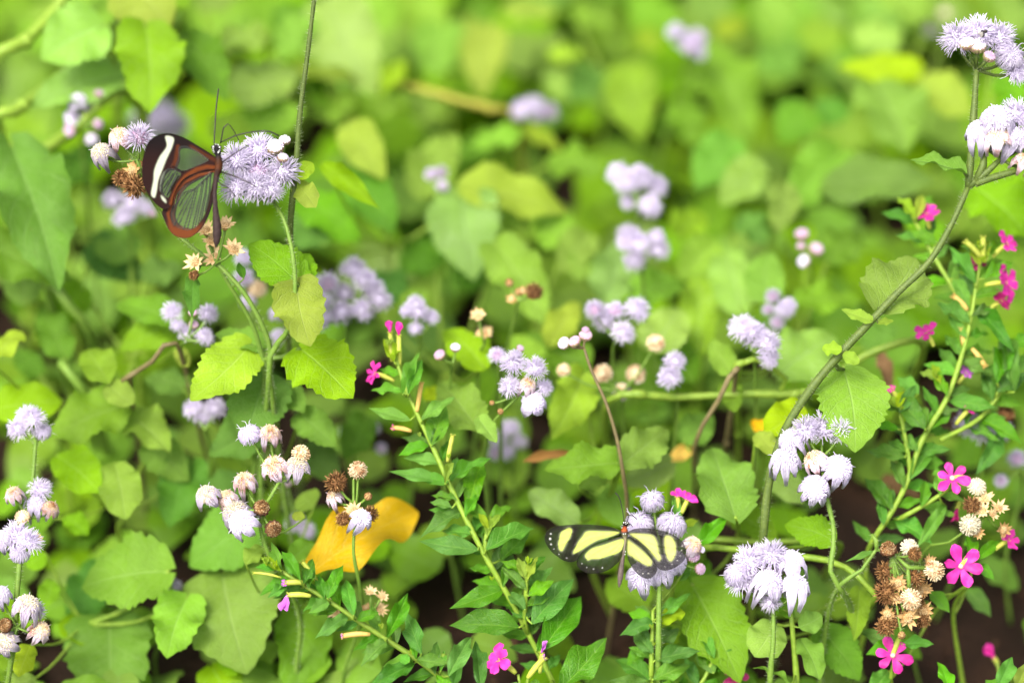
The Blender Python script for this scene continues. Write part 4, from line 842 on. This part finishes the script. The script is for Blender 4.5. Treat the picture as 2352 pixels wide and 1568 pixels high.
c7 = cuphea('glossy leaves crowding the stalk under the yellow butterfly, dark magenta bloom at right',
  [[(1500, 1400, .012), (1498, 1470, .012), (1496, 1550, .014), (1500, 1640, .03)], [(1640, 1510, .02), (1600, 1580, .02), (1500, 1640, .03)], [(1690, 1560, .03), (1660, 1610, .03), (1500, 1650, .03)]],
  [(1500, 1428, 1426, 1452, 40, .008, 'c', L_), (1498, 1425, 1440, 1402, 36, .014, 'g', L_), (1508, 1420, 1590, 1354, 34, .014, 'g', L_), (1508, 1430, 1575, 1402, 36, .012, 'n', 'round'), (1500, 1500, 1452, 1440, 46, .014, 'c', L_), (1505, 1515, 1608, 1492, 44, .010, 'c', L_), (1500, 1560, 1590, 1520, 50, .010, 'c', L_), (1492, 1560, 1410, 1500, 50, .018, 'c', L_), (1490, 1575, 1400, 1560, 44, .012, 'c', L_), (1510, 1480, 1560, 1440, 44, .018, 'c', L_), (1505, 1590, 1570, 1570, 44, .008, 'g', L_), (1600, 1258, 1674, 1182, 46, .018, 'g', L_), (1555, 1335, 1590, 1300, 30, .02, 'g', L_), (1640, 1545, 1600, 1480, 50, .022, 'c', L_), (1480, 1480, 1440, 1540, 40, .02, 'c', L_)],
  [(1500, 1480, .010, 9), (1496, 1440, .009, 9)], extra=[(0, .1, .95, 42), (1, 0, .9, 40)])
tube_flower(c7, 1692, 1565, 1686, 1548, .03, 36, 'mag_d', face=TOCAM + UP * .4, cr=5)
c8 = cuphea('small pair of magenta flowers just above the right wing of the yellow butterfly',
  [[(1566, 1178, .014), (1560, 1220, .016), (1552, 1290, .02), (1545, 1360, .03)]], [(1560, 1200, 1546, 1130, 24, .016, 'g', L_), (1560, 1215, 1605, 1190, 24, .018, 'n', L_)], r=4)
tube_flower(c8, 1562, 1180, 1556, 1142, .016, 30, 'mag', n=6, pets=[0, .8, 5.2]); tube_flower(c8, 1566, 1178, 1578, 1150, .014, 32, 'mag', n=6, pets=[5, 4.2, 5.8, .5])

# ------------------------------------------------------------------ creeping stems crossing the bed
def creeper(label, pts, r, mat):
    p = [P(*q) for q in pts]; g0 = ground_under(p[0], .01); g1 = ground_under(p[-1], .01); g0.y += .05; g1.y += .05
    full = [g0, (g0 + p[0]) * .5] + p + [(g1 + p[-1]) * .5, g1]; sp = spline(full, .006); k = PX * (1 + pts[0][2] / DIST)
    m = MB(); m.tube(sp, [r * k * (1 + .08 * math.sin(i * .9)) * min(1, .35 + .09 * i, .35 + .09 * (len(sp) - 1 - i)) for i in range(len(sp))], 8)
    for i in range(4, len(sp) - 4, 9): m.tube([sp[i] - (sp[i + 1] - sp[i]) * .4, sp[i], sp[i] + (sp[i + 1] - sp[i]) * .4], [r * k, r * k * 1.35, r * k], 8)
    root = thing('creeping_stem', label, 'stem', g0, 'creeping stems')
    part('stem', m.mesh('stem', M[mat]), root)
creeper('yellow-green creeping stem running level across the right of the centre', [(1400, 918, .05), (1560, 912, .05), (1720, 904, .05), (1860, 898, .05), (1990, 815, .05), (2120, 790, .055)], 9, 'stem_pale')
creeper('pale creeping stem passing right of the butterfly toward the brown seed cluster', [(1620, 1258, .03), (1760, 1272, .028), (1900, 1286, .022), (1970, 1322, .014), (2012, 1366, .012)], 7.5, 'stem_pale')
creeper('thin level stem behind the bent flower stalk', [(1600, 1242, .05), (1740, 1244, .045), (1870, 1242, .045), (1930, 1250, .05)], 7, 'stem_pale')
creeper('upper of two thick green stems crossing bare soil in the top left corner', [(-20, 165, .09), (60, 95, .09), (130, 20, .10), (220, -70, .11)], 14, 'stem_pale')
creeper('lower of two thick green stems crossing bare soil in the top left corner', [(-30, 300, .09), (35, 255, .09), (110, 200, .11), (250, 90, .13), (330, 10, .15)], 14, 'stem_pale')
creeper('short green stem just above the large dull leaf at the left edge', [(60, 372, .09), (110, 338, .09), (160, 305, .10), (310, 205, .11)], 13, 'stem_pale')
creeper('warm yellowish stem near the top, left of the flat lilac bloom', [(800, 215, .23), (900, 195, .215), (980, 208, .20), (1060, 232, .20), (1130, 250, .20), (1185, 272, .21)], 9, 'stem_warm')
creeper('brownish stem sloping down beside the large dull leaf', [(110, 650, .08), (160, 705, .08), (205, 760, .09)], 11, 'stem')
creeper('brownish stem sloping down to the rounded leaves at the left', [(140, 830, .07), (170, 870, .07), (200, 905, .075)], 11, 'stem')
creeper('dark thin stem leading up to the small lilac tuft', [(300, 862, .045), (350, 830, .042), (405, 788, .036)], 5.5, 'stem_brown')
creeper('grey-brown stalk slanting down from the white lilac spray', [(1690, 850, .035), (1650, 920, .04), (1600, 1010, .05)], 6, 'stem_brown')
creeper('curved yellow-green shoot joining the level creeping stem', [(1700, 835, .04), (1770, 842, .045), (1805, 870, .048), (1795, 895, .05)], 7, 'stem_pale')

# ------------------------------------------------------------------ fallen leaves
def fallen(label, leaf, bend=None):
    b = P(leaf[0], leaf[1], leaf[5]); root = thing('fallen_leaf', label, 'leaf', b, 'fallen leaves')
    add_leaf(root, *leaf, name='blade')
fallen('large yellow-orange fallen leaf behind the withered brown cluster', (704, 1322, 962, 1146, 126, .035, 'o', 'round', -.1))
fallen('small orange fallen leaf in shade above the yellow butterfly', (1535, 1060, 1610, 1012, 40, .07, 'o', 'lance'))
fallen('orange fallen scrap left of the dark hairy stem', (1725, 968, 1772, 995, 34, .06, 'o', 'lance'))
fallen('curled orange leaf poking out under the wide light leaves at the bottom edge', (550, 1590, 600, 1515, 34, .06, 'o', 'lance'))
fallen('orange leaf edge left of the small violet flower', (625, 1420, 640, 1360, 26, .06, 'o', 'lance'))
fallen('tan dead leaf on dark soil right of the hanging serrated leaf', (2020, 800, 2048, 905, 40, .075, 'k', 'lance'))
fallen('reddish brown dead leaf on the bare soil at right', (2030, 1100, 2120, 1140, 40, .085, 'k', 'ovate'))
fallen('pale dead leaf above the dark gap left of the yellow butterfly', (1200, 1060, 1320, 1035, 26, .05, 'k', 'lance'))

# ------------------------------------------------------------------ butterflies
def inside(poly, x, y):
    c = False; n = len(poly); j = n - 1
    for i in range(n):
        xi, yi = poly[i]; xj, yj = poly[j]
        if (yi > y) != (yj > y) and x < (xj - xi) * (y - yi) / (yj - yi) + xi: c = not c
        j = i
    return c
def segdist(ax, ay, bx, by, x, y):
    dx, dy = bx - ax, by - ay; q = dx * dx + dy * dy
    t = 0 if q == 0 else max(0, min(1, ((x - ax) * dx + (y - ay) * dy) / q))
    return math.hypot(x - ax - dx * t, y - ay - dy * t)
def sdf(poly, x, y):
    n = len(poly); d = min(segdist(*poly[i], *poly[(i + 1) % n], x, y) for i in range(n))
    return -d if inside(poly, x, y) else d
def line(pl, x, y): return min(segdist(*pl[i], *pl[i + 1], x, y) for i in range(len(pl) - 1))
def smooth(a, b, x):
    t = max(0, min(1, (x - a) / (b - a))); return t * t * (3 - 2 * t)
def mixc(a, b, t): return tuple(a[i] + (b[i] - a[i]) * t for i in range(len(a)))
def closed(poly, k=5):
    n = len(poly); out = []
    for i in range(n):
        a, b, c, d = poly[i - 1], poly[i], poly[(i + 1) % n], poly[(i + 2) % n]
        for q in range(k):
            t = q / k
            out.append(tuple(.5 * (2 * b[e] + (c[e] - a[e]) * t + (2 * a[e] - 5 * b[e] + 4 * c[e] - d[e]) * t * t + (3 * b[e] - a[e] - 3 * c[e] + d[e]) * t ** 3) for e in (0, 1)))
    return out
def wing_material(name, rough, clear):
    b = NB(name); at = b.n('ShaderNodeAttribute', attribute_name='wing'); g = b.n('ShaderNodeNewGeometry')
    n1 = b.noise(g.outputs['Position'], 2500, 2)
    c = b.mix(b.math('MULTIPLY', n1, .18), at.outputs['Color'], (0, 0, 0), 'MIX')
    pr = b.n('ShaderNodeBsdfPrincipled'); b.l(c, pr.inputs['Base Color']); pr.inputs['Roughness'].default_value = rough; pr.inputs['Specular IOR Level'].default_value = .12
    bp = b.n('ShaderNodeBump'); bp.inputs['Strength'].default_value = .25; bp.inputs['Distance'].default_value = .0002; b.l(n1, bp.inputs['Height']); b.l(bp.outputs[0], pr.inputs['Normal'])
    tl = b.n('ShaderNodeBsdfTranslucent'); b.l(c, tl.inputs['Color']); m1 = b.n('ShaderNodeMixShader'); m1.inputs[0].default_value = .25
    b.l(pr.outputs[0], m1.inputs[1]); b.l(tl.outputs[0], m1.inputs[2])
    if clear:
        tr = b.n('ShaderNodeBsdfTransparent'); tr.inputs[0].default_value = (.90, .92, .90, 1)
        mx = b.n('ShaderNodeMixShader'); b.l(at.outputs['Alpha'], mx.inputs[0]); b.l(tr.outputs[0], mx.inputs[1]); b.l(m1.outputs[0], mx.inputs[2]); b.l(mx.outputs[0], b.out.inputs[0])
    else: b.l(m1.outputs[0], b.out.inputs[0])
    return b.m
def wing_mesh(name, poly, hinge, k, step, colour, mat, camber, veins=()):
    """poly in trace units, k metres per unit; colour(x, y) gives rgba"""
    out = closed(poly); per = sum(math.hypot(out[i][0] - out[i - 1][0], out[i][1] - out[i - 1][1]) for i in range(len(out)))
    bd = []
    for i in range(len(out)):
        a, b = out[i], out[(i + 1) % len(out)]; n = max(1, int(math.hypot(b[0] - a[0], b[1] - a[1]) / step))
        bd += [(a[0] + (b[0] - a[0]) * q / n, a[1] + (b[1] - a[1]) * q / n) for q in range(n)]
    nb = len(bd); pts = list(bd); xs = [p[0] for p in bd]; ys = [p[1] for p in bd]
    y = min(ys) + step; row = 0
    while y < max(ys):
        x = min(xs) + (step * .5 if row % 2 else 0)
        while x < max(xs):
            if inside(bd, x, y) and min(math.hypot(x - q[0], y - q[1]) for q in bd[::2]) > step * .8: pts.append((x, y))
            x += step
        y += step * .87; row += 1
    r = geometry.delaunay_2d_cdt([Vector(p) for p in pts], [(i, (i + 1) % nb) for i in range(nb)], [], 1, 1e-5)
    V = []; C = []
    for p in r[0]:
        x, y = p; rx, ry = (x - hinge[0]) * k, -(y - hinge[1]) * k; d = math.hypot(rx, ry)
        z = camber * d * d
        for v in veins: z += .00012 * max(0, 1 - line(v, x, y) / (step * 2.2))
        V.append(Vector((rx, ry, z))); C += list(colour(x, y))
    m = MB(); m.V = V; m.F = [tuple(f) for f in r[2]]; me = m.mesh(name, mat)
    a = me.attributes.new('wing', 'FLOAT_COLOR', 'POINT'); a.data.foreach_set('color', C)
    return me
CAMR = Matrix((RIGHT, UPV, TOCAM)).transposed().to_4x4()
def wing_at(name, me, parent, pos, rot):
    return part(name, me, parent, Matrix.Translation(pos) @ CAMR @ rot)
def body_mesh(pts, rads, colours, mat):
    sp = spline(pts, .0006); cum = [0]
    for i in range(1, len(sp)): cum.append(cum[-1] + (sp[i] - sp[i - 1]).length)
    kc = [0]
    for i in range(1, len(pts)): kc.append(kc[-1] + (pts[i] - pts[i - 1]).length)
    f = [c / cum[-1] for c in cum]; kf = [c / kc[-1] for c in kc]
    tab = list(zip(kf, rads)); m = MB(); rr = [interp(tab, q) * (1 + .05 * math.sin(i * 1.3)) for i, q in enumerate(f)]; m.tube(sp, rr, 12); me = m.mesh('body', mat)
    C = []
    for i, q in enumerate(f):
        j = max(t for t in range(len(kf)) if kf[t] <= q + 1e-6); j = min(j, len(colours) - 2); t = (q - kf[j]) / (kf[j + 1] - kf[j] + 1e-9)
        c = mixc(colours[j], colours[j + 1], min(1, t))
        for s in range(12): v = .75 + .5 * rnd.random(); C += [c[0] * v, c[1] * v, c[2] * v, 1]
    a = me.attributes.new('wing', 'FLOAT_COLOR', 'POINT'); a.data.foreach_set('color', C); return me
def limb(name, parent, pts, r0, r1, mat):
    sp = spline(pts, .0012); n = len(sp); m = MB(); m.tube(sp, [r0 + (r1 - r0) * i / (n - 1) for i in range(n)], 6); return part(name, m.mesh(name, mat), parent)
M_WING = wing_material('scaled_wing', .55, True); M_CLEAR = wing_material('clear_wing', .35, True); M_BODY = wing_material('insect_body', .6, False)
M_LEG = plain_material('insect_leg', (.012, .010, .010), (.04, .03, .025), 900, .5); M_EYE = plain_material('insect_eye', (.01, .008, .008), (.03, .02, .02), 900, .15, 0, .05, .6)
M_DOT = plain_material('white_scales', (.7, .7, .66), (.82, .82, .78), 900, .6)

def ball(c, r, squash=1.0):
    m = MB(); m.lathe([(max(.02, math.cos(a)) * r, math.sin(a) * r * squash) for a in [(-.5 + i / 8) * math.pi for i in range(9)]], 12)
    m.V = [v + c for v in m.V]; return m

# ---- the clear-winged butterfly (trace units: 0.3 picture units, offset 188.16)
def gx(x, y, w=0.0): return P(188.16 + x * .3, 188.16 + y * .3, w)
K3 = .3 * PX
FW = [(1055, 650), (1035, 595), (980, 550), (900, 500), (800, 440), (720, 410), (650, 402), (580, 420), (520, 470), (485, 560), (470, 680), (477, 770), (510, 850), (560, 920), (610, 965), (650, 975), (690, 945), (707, 870), (740, 800), (800, 730), (880, 690), (1000, 672)]
HW = [(1050, 676), (1000, 672), (900, 690), (800, 735), (730, 805), (700, 880), (685, 935), (640, 960), (620, 1000), (640, 1060), (680, 1140), (740, 1185), (820, 1190), (880, 1155), (930, 1090), (980, 980), (1012, 850), (1035, 740)]
FP1 = closed([(750, 505), (820, 500), (900, 540), (968, 592), (962, 610), (860, 655), (785, 682), (722, 660), (742, 590)]); FP2 = closed([(625, 705), (680, 664), (760, 694), (748, 735), (700, 805), (672, 880), (640, 880), (606, 840), (606, 770)])
WB = closed([(645, 424), (708, 435), (700, 500), (655, 600), (624, 680), (594, 760), (582, 840), (565, 890), (538, 860), (555, 760), (562, 680), (602, 580), (655, 500)]); WB2 = closed([(612, 868), (648, 900), (652, 930), (620, 902)])
HP = closed([(1005, 690), (900, 738), (800, 790), (742, 850), (712, 920), (690, 1000), (692, 1055), (722, 1100), (790, 1132), (850, 1125), (900, 1082), (955, 985), (985, 850), (1008, 740)])
FV = [[(700, 650), (780, 692)], [(690, 690), (612, 800)], [(720, 690), (632, 860)], [(745, 720), (660, 870)]]
HV = [[(990, 700), (935, 750), (870, 815), (785, 850), (720, 950)], [(860, 820), (790, 940), (715, 1095)], [(872, 822), (840, 940), (785, 1125)], [(925, 770), (900, 900), (848, 1120)], [(960, 722), (940, 880), (895, 1080)], [(985, 700), (975, 850), (945, 990)]]
DARK, MAR, ORG = (.004, .002, .002), (.018, .0045, .003), (.13, .030, .004)
def fw_col(x, y):
    edge = smooth(560, 860, x); c = mixc(DARK, MAR, smooth(450, 620, y) * .8 + .1 + .2 * edge)
    o = line([(1050, 660), (960, 650), (880, 672), (800, 722), (745, 790), (705, 880), (690, 930)], x, y); c = mixc(ORG, c, smooth(4, 24, o))
    o = line([(1040, 610), (940, 560), (840, 500)], x, y); c = mixc(mixc(ORG, MAR, .6), c, smooth(6, 22, o))
    o = line([(740, 500), (725, 600), (705, 650)], x, y); c = mixc(mixc(ORG, MAR, .5), c, smooth(5, 24, o))
    a = 1.0
    s = min(sdf(FP1, x, y), sdf(FP2, x, y)); a = mixc((.12,), (1,), smooth(-7, 3, s))[0]
    if s < 0: c = mixc((.17, .18, .165), c, smooth(-10, 2, s))
    v = min(line(q, x, y) for q in FV); t = 1 - smooth(4, 8, v); a = max(a, t * .92); c = mixc(c, DARK, t)
    s = min(sdf(WB, x, y), sdf(WB2, x, y)); t = 1 - smooth(-9, 5, s); c = mixc(c, (.50, .53, .40), t); a = max(a, t)
    return (*c, a)
def hw_col(x, y):
    c = mixc(MAR, ORG, smooth(1040, 1150, y)); o = line([(1040, 682), (900, 712), (790, 768), (725, 845), (695, 930), (665, 1010), (690, 1110), (760, 1165), (850, 1160)], x, y); c = mixc(ORG, c, smooth(3, 18, o))
    s = sdf(HP, x, y); a = mixc((.15,), (1,), smooth(-6, 3, s))[0]
    if s < 0: c = mixc((.13, .145, .125), c, smooth(-10, 2, s))
    ed = sdf(HW_C, x, y); t = smooth(-7, -2, ed); c = mixc(c, DARK, t * .8); a = max(a, t)
    v = min(line(q, x, y) for q in HV); t = 1 - smooth(3.5, 8, v); a = max(a, t * .9); c = mixc(c, (.02, .018, .015), t)
    return (*c, a)
HW_C = closed(HW)
GB = thing('clear_winged_butterfly', 'dark butterfly with clear wing panes and white wing band clinging to the lilac cluster', 'butterfly', gx(1030, 1270, -.012))
me_f = wing_mesh('forewing', FW, (1050, 650), K3, 7.5, fw_col, M_CLEAR, .9, FV); me_h = wing_mesh('hindwing', HW, (1045, 690), K3, 7.5, hw_col, M_CLEAR, .6, HV)
WG = -.012                                                           # the insect sits a little in front of the flower heads
Ry = lambda a: Matrix.Rotation(a, 4, 'Y')
wing_at('forewing', me_f, GB, gx(1050, 650, WG), Ry(R(9))); wing_at('hindwing', me_h, GB, gx(1045, 690, WG + .0006), Ry(R(6)))
wing_at('forewing', me_f, GB, gx(1048, 652, WG + .002), Ry(R(-6)) @ Matrix.Rotation(R(1.5), 4, 'Z') @ Matrix.Scale(.97, 4)); wing_at('hindwing', me_h, GB, gx(1043, 692, WG + .0026), Ry(R(-9)) @ Matrix.Rotation(R(1.5), 4, 'Z') @ Matrix.Scale(.95, 4))
bp_ = [(1022, 474), (1028, 500), (1034, 530), (1042, 560), (1048, 600), (1048, 650), (1040, 690), (1028, 740), (1018, 850), (1022, 960), (1032, 1080), (1036, 1150), (1032, 1220), (1026, 1268)]
br_ = [12, 34, 36, 20, 27, 30, 24, 18, 16, 20, 31, 34, 26, 4]
bc_ = [(.02, .018, .02)] * 4 + [(.05, .02, .01), (.09, .028, .01), (.04, .018, .012)] + [(.045, .028, .026)] * 7
part('body', body_mesh([gx(x, y, WG - .001) for x, y in bp_], [q * K3 for q in br_], bc_, M_BODY), GB)
for x in (1004, 1056): part('eye', ball(gx(x, 502, WG - .003), 15 * K3).mesh('eye', M_EYE), GB)
for i in range(14):
    a = rnd.uniform(0, 6.28); part('white_dot', ball(gx(1030 + 26 * math.cos(a), 512 + 34 * math.sin(a), WG - .0052 + .0012 * rnd.random()), 4.2 * K3).mesh('white_dot', M_DOT), GB)
limb('antenna', GB, [gx(1012, 472, WG), gx(1020, 330, WG + .002), gx(1028, 200, WG + .004), gx(1046, 55, WG + .007)], .00022, .00030, M_LEG)
limb('antenna', GB, [gx(1066, 462, WG), gx(1190, 408, WG - .002), gx(1340, 380, WG - .003), gx(1440, 382, WG - .003), gx(1505, 414, WG - .002)], .00022, .00030, M_LEG)
limb('leg', GB, [gx(1062, 470, WG), gx(1086, 350, WG - .003), gx(1118, 322, WG - .003), gx(1160, 370, WG - .001), gx(1200, 448, WG + .004)], .00028, .00016, M_LEG)
limb('leg', GB, [gx(1070, 620, WG), gx(1160, 555, WG - .004), gx(1280, 482, WG - .001)], .00030, .00018, M_LEG)
limb('leg', GB, [gx(1070, 690, WG), gx(1200, 735, WG - .006), gx(1340, 806, WG - .005)], .00032, .00020, M_LEG)
limb('leg', GB, [gx(1052, 700, WG), gx(1050, 770, WG - .003), gx(1120, 812, WG - .006), gx(1178, 880, WG - .006)], .00032, .00020, M_LEG)

# ---- the yellow butterfly (trace units: 0.184 picture units)
def yx(x, y, w=0.0): return P(1223.0 + x * .184, 1091.3 + y * .184, w)
KY = .184 * PX; YW = -.004
LF = [(1120, 715), (1095, 688), (1000, 650), (860, 622), (640, 608), (420, 612), (280, 632), (190, 680), (145, 740), (150, 810), (190, 890), (250, 960), (310, 1005), (380, 1050), (470, 1072), (545, 1052), (600, 985), (670, 915), (770, 850), (900, 795), (1060, 745)]
LH = [(1140, 760), (1000, 780), (860, 815), (720, 875), (620, 950), (565, 1020), (550, 1080), (570, 1140), (630, 1190), (720, 1220), (850, 1210), (960, 1170), (1040, 1110), (1100, 1040), (1145, 930), (1155, 830)]
RF = [(1185, 715), (1215, 690), (1280, 665), (1400, 655), (1560, 670), (1700, 705), (1800, 755), (1870, 810), (1905, 880), (1910, 960), (1885, 1040), (1820, 1100), (1730, 1150), (1640, 1165), (1570, 1140), (1500, 1050), (1420, 950), (1330, 850), (1230, 765)]
RH = [(1175, 765), (1250, 785), (1340, 865), (1430, 960), (1520, 1070), (1555, 1150), (1530, 1220), (1470, 1270), (1400, 1272), (1320, 1230), (1250, 1150), (1200, 1060), (1175, 950), (1165, 840)]
yp = {'LF': [closed([(470, 645), (490, 690), (465, 770), (420, 840), (370, 930), (330, 920), (312, 860), (325, 780), (350, 700), (420, 655)]), closed([(680, 690), (860, 690), (1090, 704), (980, 762), (820, 805), (700, 865), (600, 930), (510, 970), (505, 930), (560, 830), (620, 750)])],
 'LH': [closed([(1132, 790), (1120, 920), (1040, 980), (960, 1000), (850, 1035), (740, 1040), (690, 1055), (655, 1010), (665, 970), (740, 905), (900, 858)])],
 'RF': [closed([(1212, 722), (1350, 722), (1500, 740), (1558, 830), (1580, 940), (1605, 1020), (1570, 1050), (1500, 975), (1420, 885), (1330, 810), (1240, 752)]), closed([(1645, 765), (1700, 742), (1760, 782), (1790, 880), (1780, 980), (1730, 1050), (1685, 1020), (1652, 920)])],
 'RH': [closed([(1180, 800), (1240, 832), (1340, 905), (1430, 985), (1490, 1055), (1480, 1110), (1440, 1120), (1350, 1080), (1240, 1010), (1182, 960)])]}
ys_ = {'LF': [(222, 720, 14), (213, 780, 20), (225, 848, 15), (258, 908, 9), (320, 972, 8), (422, 1020, 9)], 'LH': [(616, 1098, 8), (675, 1145, 10), (762, 1162, 13), (872, 1148, 12)], 'RF': [(1865, 862, 15), (1858, 918, 15), (1840, 980, 13), (1805, 1040, 12), (1740, 1090, 12), (1655, 1120, 12)], 'RH': [(1315, 1185, 9), (1378, 1212, 12), (1445, 1214, 12), (1490, 1170, 8)]}
yv = {'LF': [[(1100, 705), (860, 640), (500, 640), (250, 700)], [(1090, 715), (700, 780), (520, 900)], [(560, 700), (300, 790)], [(560, 760), (260, 900)], [(600, 820), (360, 1010)], [(640, 860), (470, 1040)]],
 'LH': [[(1130, 800), (880, 900), (640, 1060)], [(1130, 820), (920, 980), (720, 1180)], [(1130, 850), (980, 1020), (840, 1190)], [(1135, 880), (1060, 1040), (960, 1150)]],
 'RF': [[(1210, 710), (1450, 700), (1800, 800)], [(1220, 725), (1560, 870), (1860, 900)], [(1240, 745), (1600, 960), (1850, 1000)], [(1260, 760), (1600, 1040), (1740, 1110)]], 'RH': [[(1185, 810), (1350, 980), (1500, 1180)], [(1185, 830), (1320, 1040), (1420, 1240)], [(1180, 850), (1260, 1050), (1330, 1210)]]}
BRN, YEL = (.006, .005, .004), (.58, .73, .12)
def ycol(key):
    pl = yp[key]; soft = 22 if key[0] == 'L' else 34; yel = YEL if key[0] == 'L' else (.60, .67, .14)
    def f(x, y):
        nz = noise.noise(Vector((x * .02, y * .02, 0))) * .5 + .5
        c = mixc(BRN, (.026, .021, .017), nz * .7)
        v = min(line(q, x, y) for q in yv[key])
        s = min(sdf(p, x, y) for p in pl); t = 1 - smooth(-soft, soft * .5, s)
        c = mixc(c, (.22, .21, .16), .45 * (1 - smooth(0, 34, s)) * smooth(4, 14, v))
        c = mixc(c, mixc(yel, (.72, .76, .28), .35 * nz), t)
        c = mixc(mixc(c, (.50, .50, .10) if t > .5 else (.008, .007, .006), .45), c, smooth(2, 7, v))
        for sx, sy, r in ys_[key]:
            d = math.hypot(x - sx, (y - sy) * (1 if key[0] == 'L' else 1.7)) / (r * (.7 + .25 * noise.noise(Vector((sx, sy, 1.0)))))
            c = mixc((.66, .66, .60) if key[0] == 'L' else (.50, .48, .42), c, smooth(.5, 1.3, d))
        return (*c, .84 + .10 * t - .10 * nz * (1 - t))
    return f
YB = thing('yellow_butterfly', 'black and yellow butterfly with spread wings on the pale lilac globe heads', 'butterfly', yx(1080, 1395, YW))
for key, poly, hg, nm, rot in (('LF', LF, (1110, 720), 'forewing', Ry(R(7))), ('LH', LH, (1140, 800), 'hindwing', Ry(R(4))), ('RF', RF, (1190, 720), 'forewing', Ry(R(-14)) @ Matrix.Scale(1.02, 4)), ('RH', RH, (1175, 800), 'hindwing', Ry(R(-9)) @ Matrix.Scale(1.01, 4))):
    me = wing_mesh(nm, poly, hg, KY, 11, ycol(key), M_WING, .8, yv[key])
    wing_at(nm, me, YB, yx(hg[0], hg[1], YW + (0 if 'F' in key else .0007)), rot)
bp_ = [(1162, 568), (1164, 590), (1162, 625), (1152, 650), (1148, 680), (1150, 715), (1152, 755), (1160, 790), (1152, 880), (1135, 1000), (1118, 1100), (1104, 1200), (1094, 1290), (1086, 1350), (1080, 1398)]
br_ = [10, 34, 30, 24, 42, 44, 30, 15, 13, 17, 26, 36, 34, 22, 5]
bc_ = [(.01, .01, .012)] * 3 + [(.34, .06, .015), (.42, .09, .02), (.05, .045, .04), (.20, .20, .10), (.30, .26, .14), (.20, .17, .12)] + [(.13, .10, .085)] * 6
part('body', body_mesh([yx(x, y, YW - .0012) for x, y in bp_], [q * KY for q in br_], bc_, M_BODY), YB)
for x in (1142, 1190): part('eye', ball(yx(x, 596, YW - .0024), 20 * KY).mesh('eye', M_EYE), YB)
for x, y in ((1140, 588), (1163, 582), (1188, 590), (1166, 604), (1118, 650), (1196, 640), (1135, 730), (1162, 728), (1160, 950), (1155, 985)): part('white_dot', ball(yx(x, y, YW - .0032), 6.5 * KY).mesh('white_dot', M_DOT), YB)
limb('antenna', YB, [yx(1142, 572, YW - .001), yx(1128, 460, YW - .002), yx(1100, 330, YW - .003), yx(1072, 255, YW - .004), yx(1034, 214, YW - .004)], .00016, .00022, M_LEG)
limb('antenna', YB, [yx(1186, 574, YW - .001), yx(1204, 500, YW - .003), yx(1240, 488, YW - .003), yx(1270, 520, YW - .002), yx(1304, 546, YW)], .00016, .00022, M_LEG)
limb('leg', YB, [yx(1195, 640, YW), yx(1215, 600, YW), yx(1250, 640, YW + .004)], .0002, .00014, M_LEG); limb('leg', YB, [yx(1130, 650, YW), yx(1110, 638, YW - .001), yx(1150, 640, YW + .008)], .0002, .00014, M_LEG)

# ---- the little fly on the topmost right cluster
FY = thing('fly', 'tiny dark fly on the topmost lilac cluster at the right edge', 'fly', P(2258, 84, -.012))
m = ball(Vector((0, 0, 0)), 1, 1.5); c = P(2256, 78, -.012); part('body', m.mesh('body', M_EYE), FY, basis(c, RIGHT, (RIGHT * .8 + UPV * .5), size(6), size(6), size(6)))
part('head', ball(P(2264, 72, -.012), size(4.5)).mesh('head', M_LEG), FY)
V_, F_, U_ = leaf_shape('round', 0, 0, 1, 8, .05, .02, .02); m = MB(); m.V = V_; m.F = F_; fm = m.mesh('wing', plain_material('fly_wing', (.25, .23, .2), (.35, .33, .3), 900, .3, .4))
for s in (-1, 1): part('wing', fm, FY, basis(P(2258, 76, -.0135), -RIGHT * .7 - UPV * (.6 + .5 * s), TOCAM, size(13), size(6), size(8)))
for i in range(3): limb('leg', FY, [P(2256 + 3 * i, 80, -.012), P(2256 + 4 * i, 88, -.012)], .0001, .00006, M_LEG)
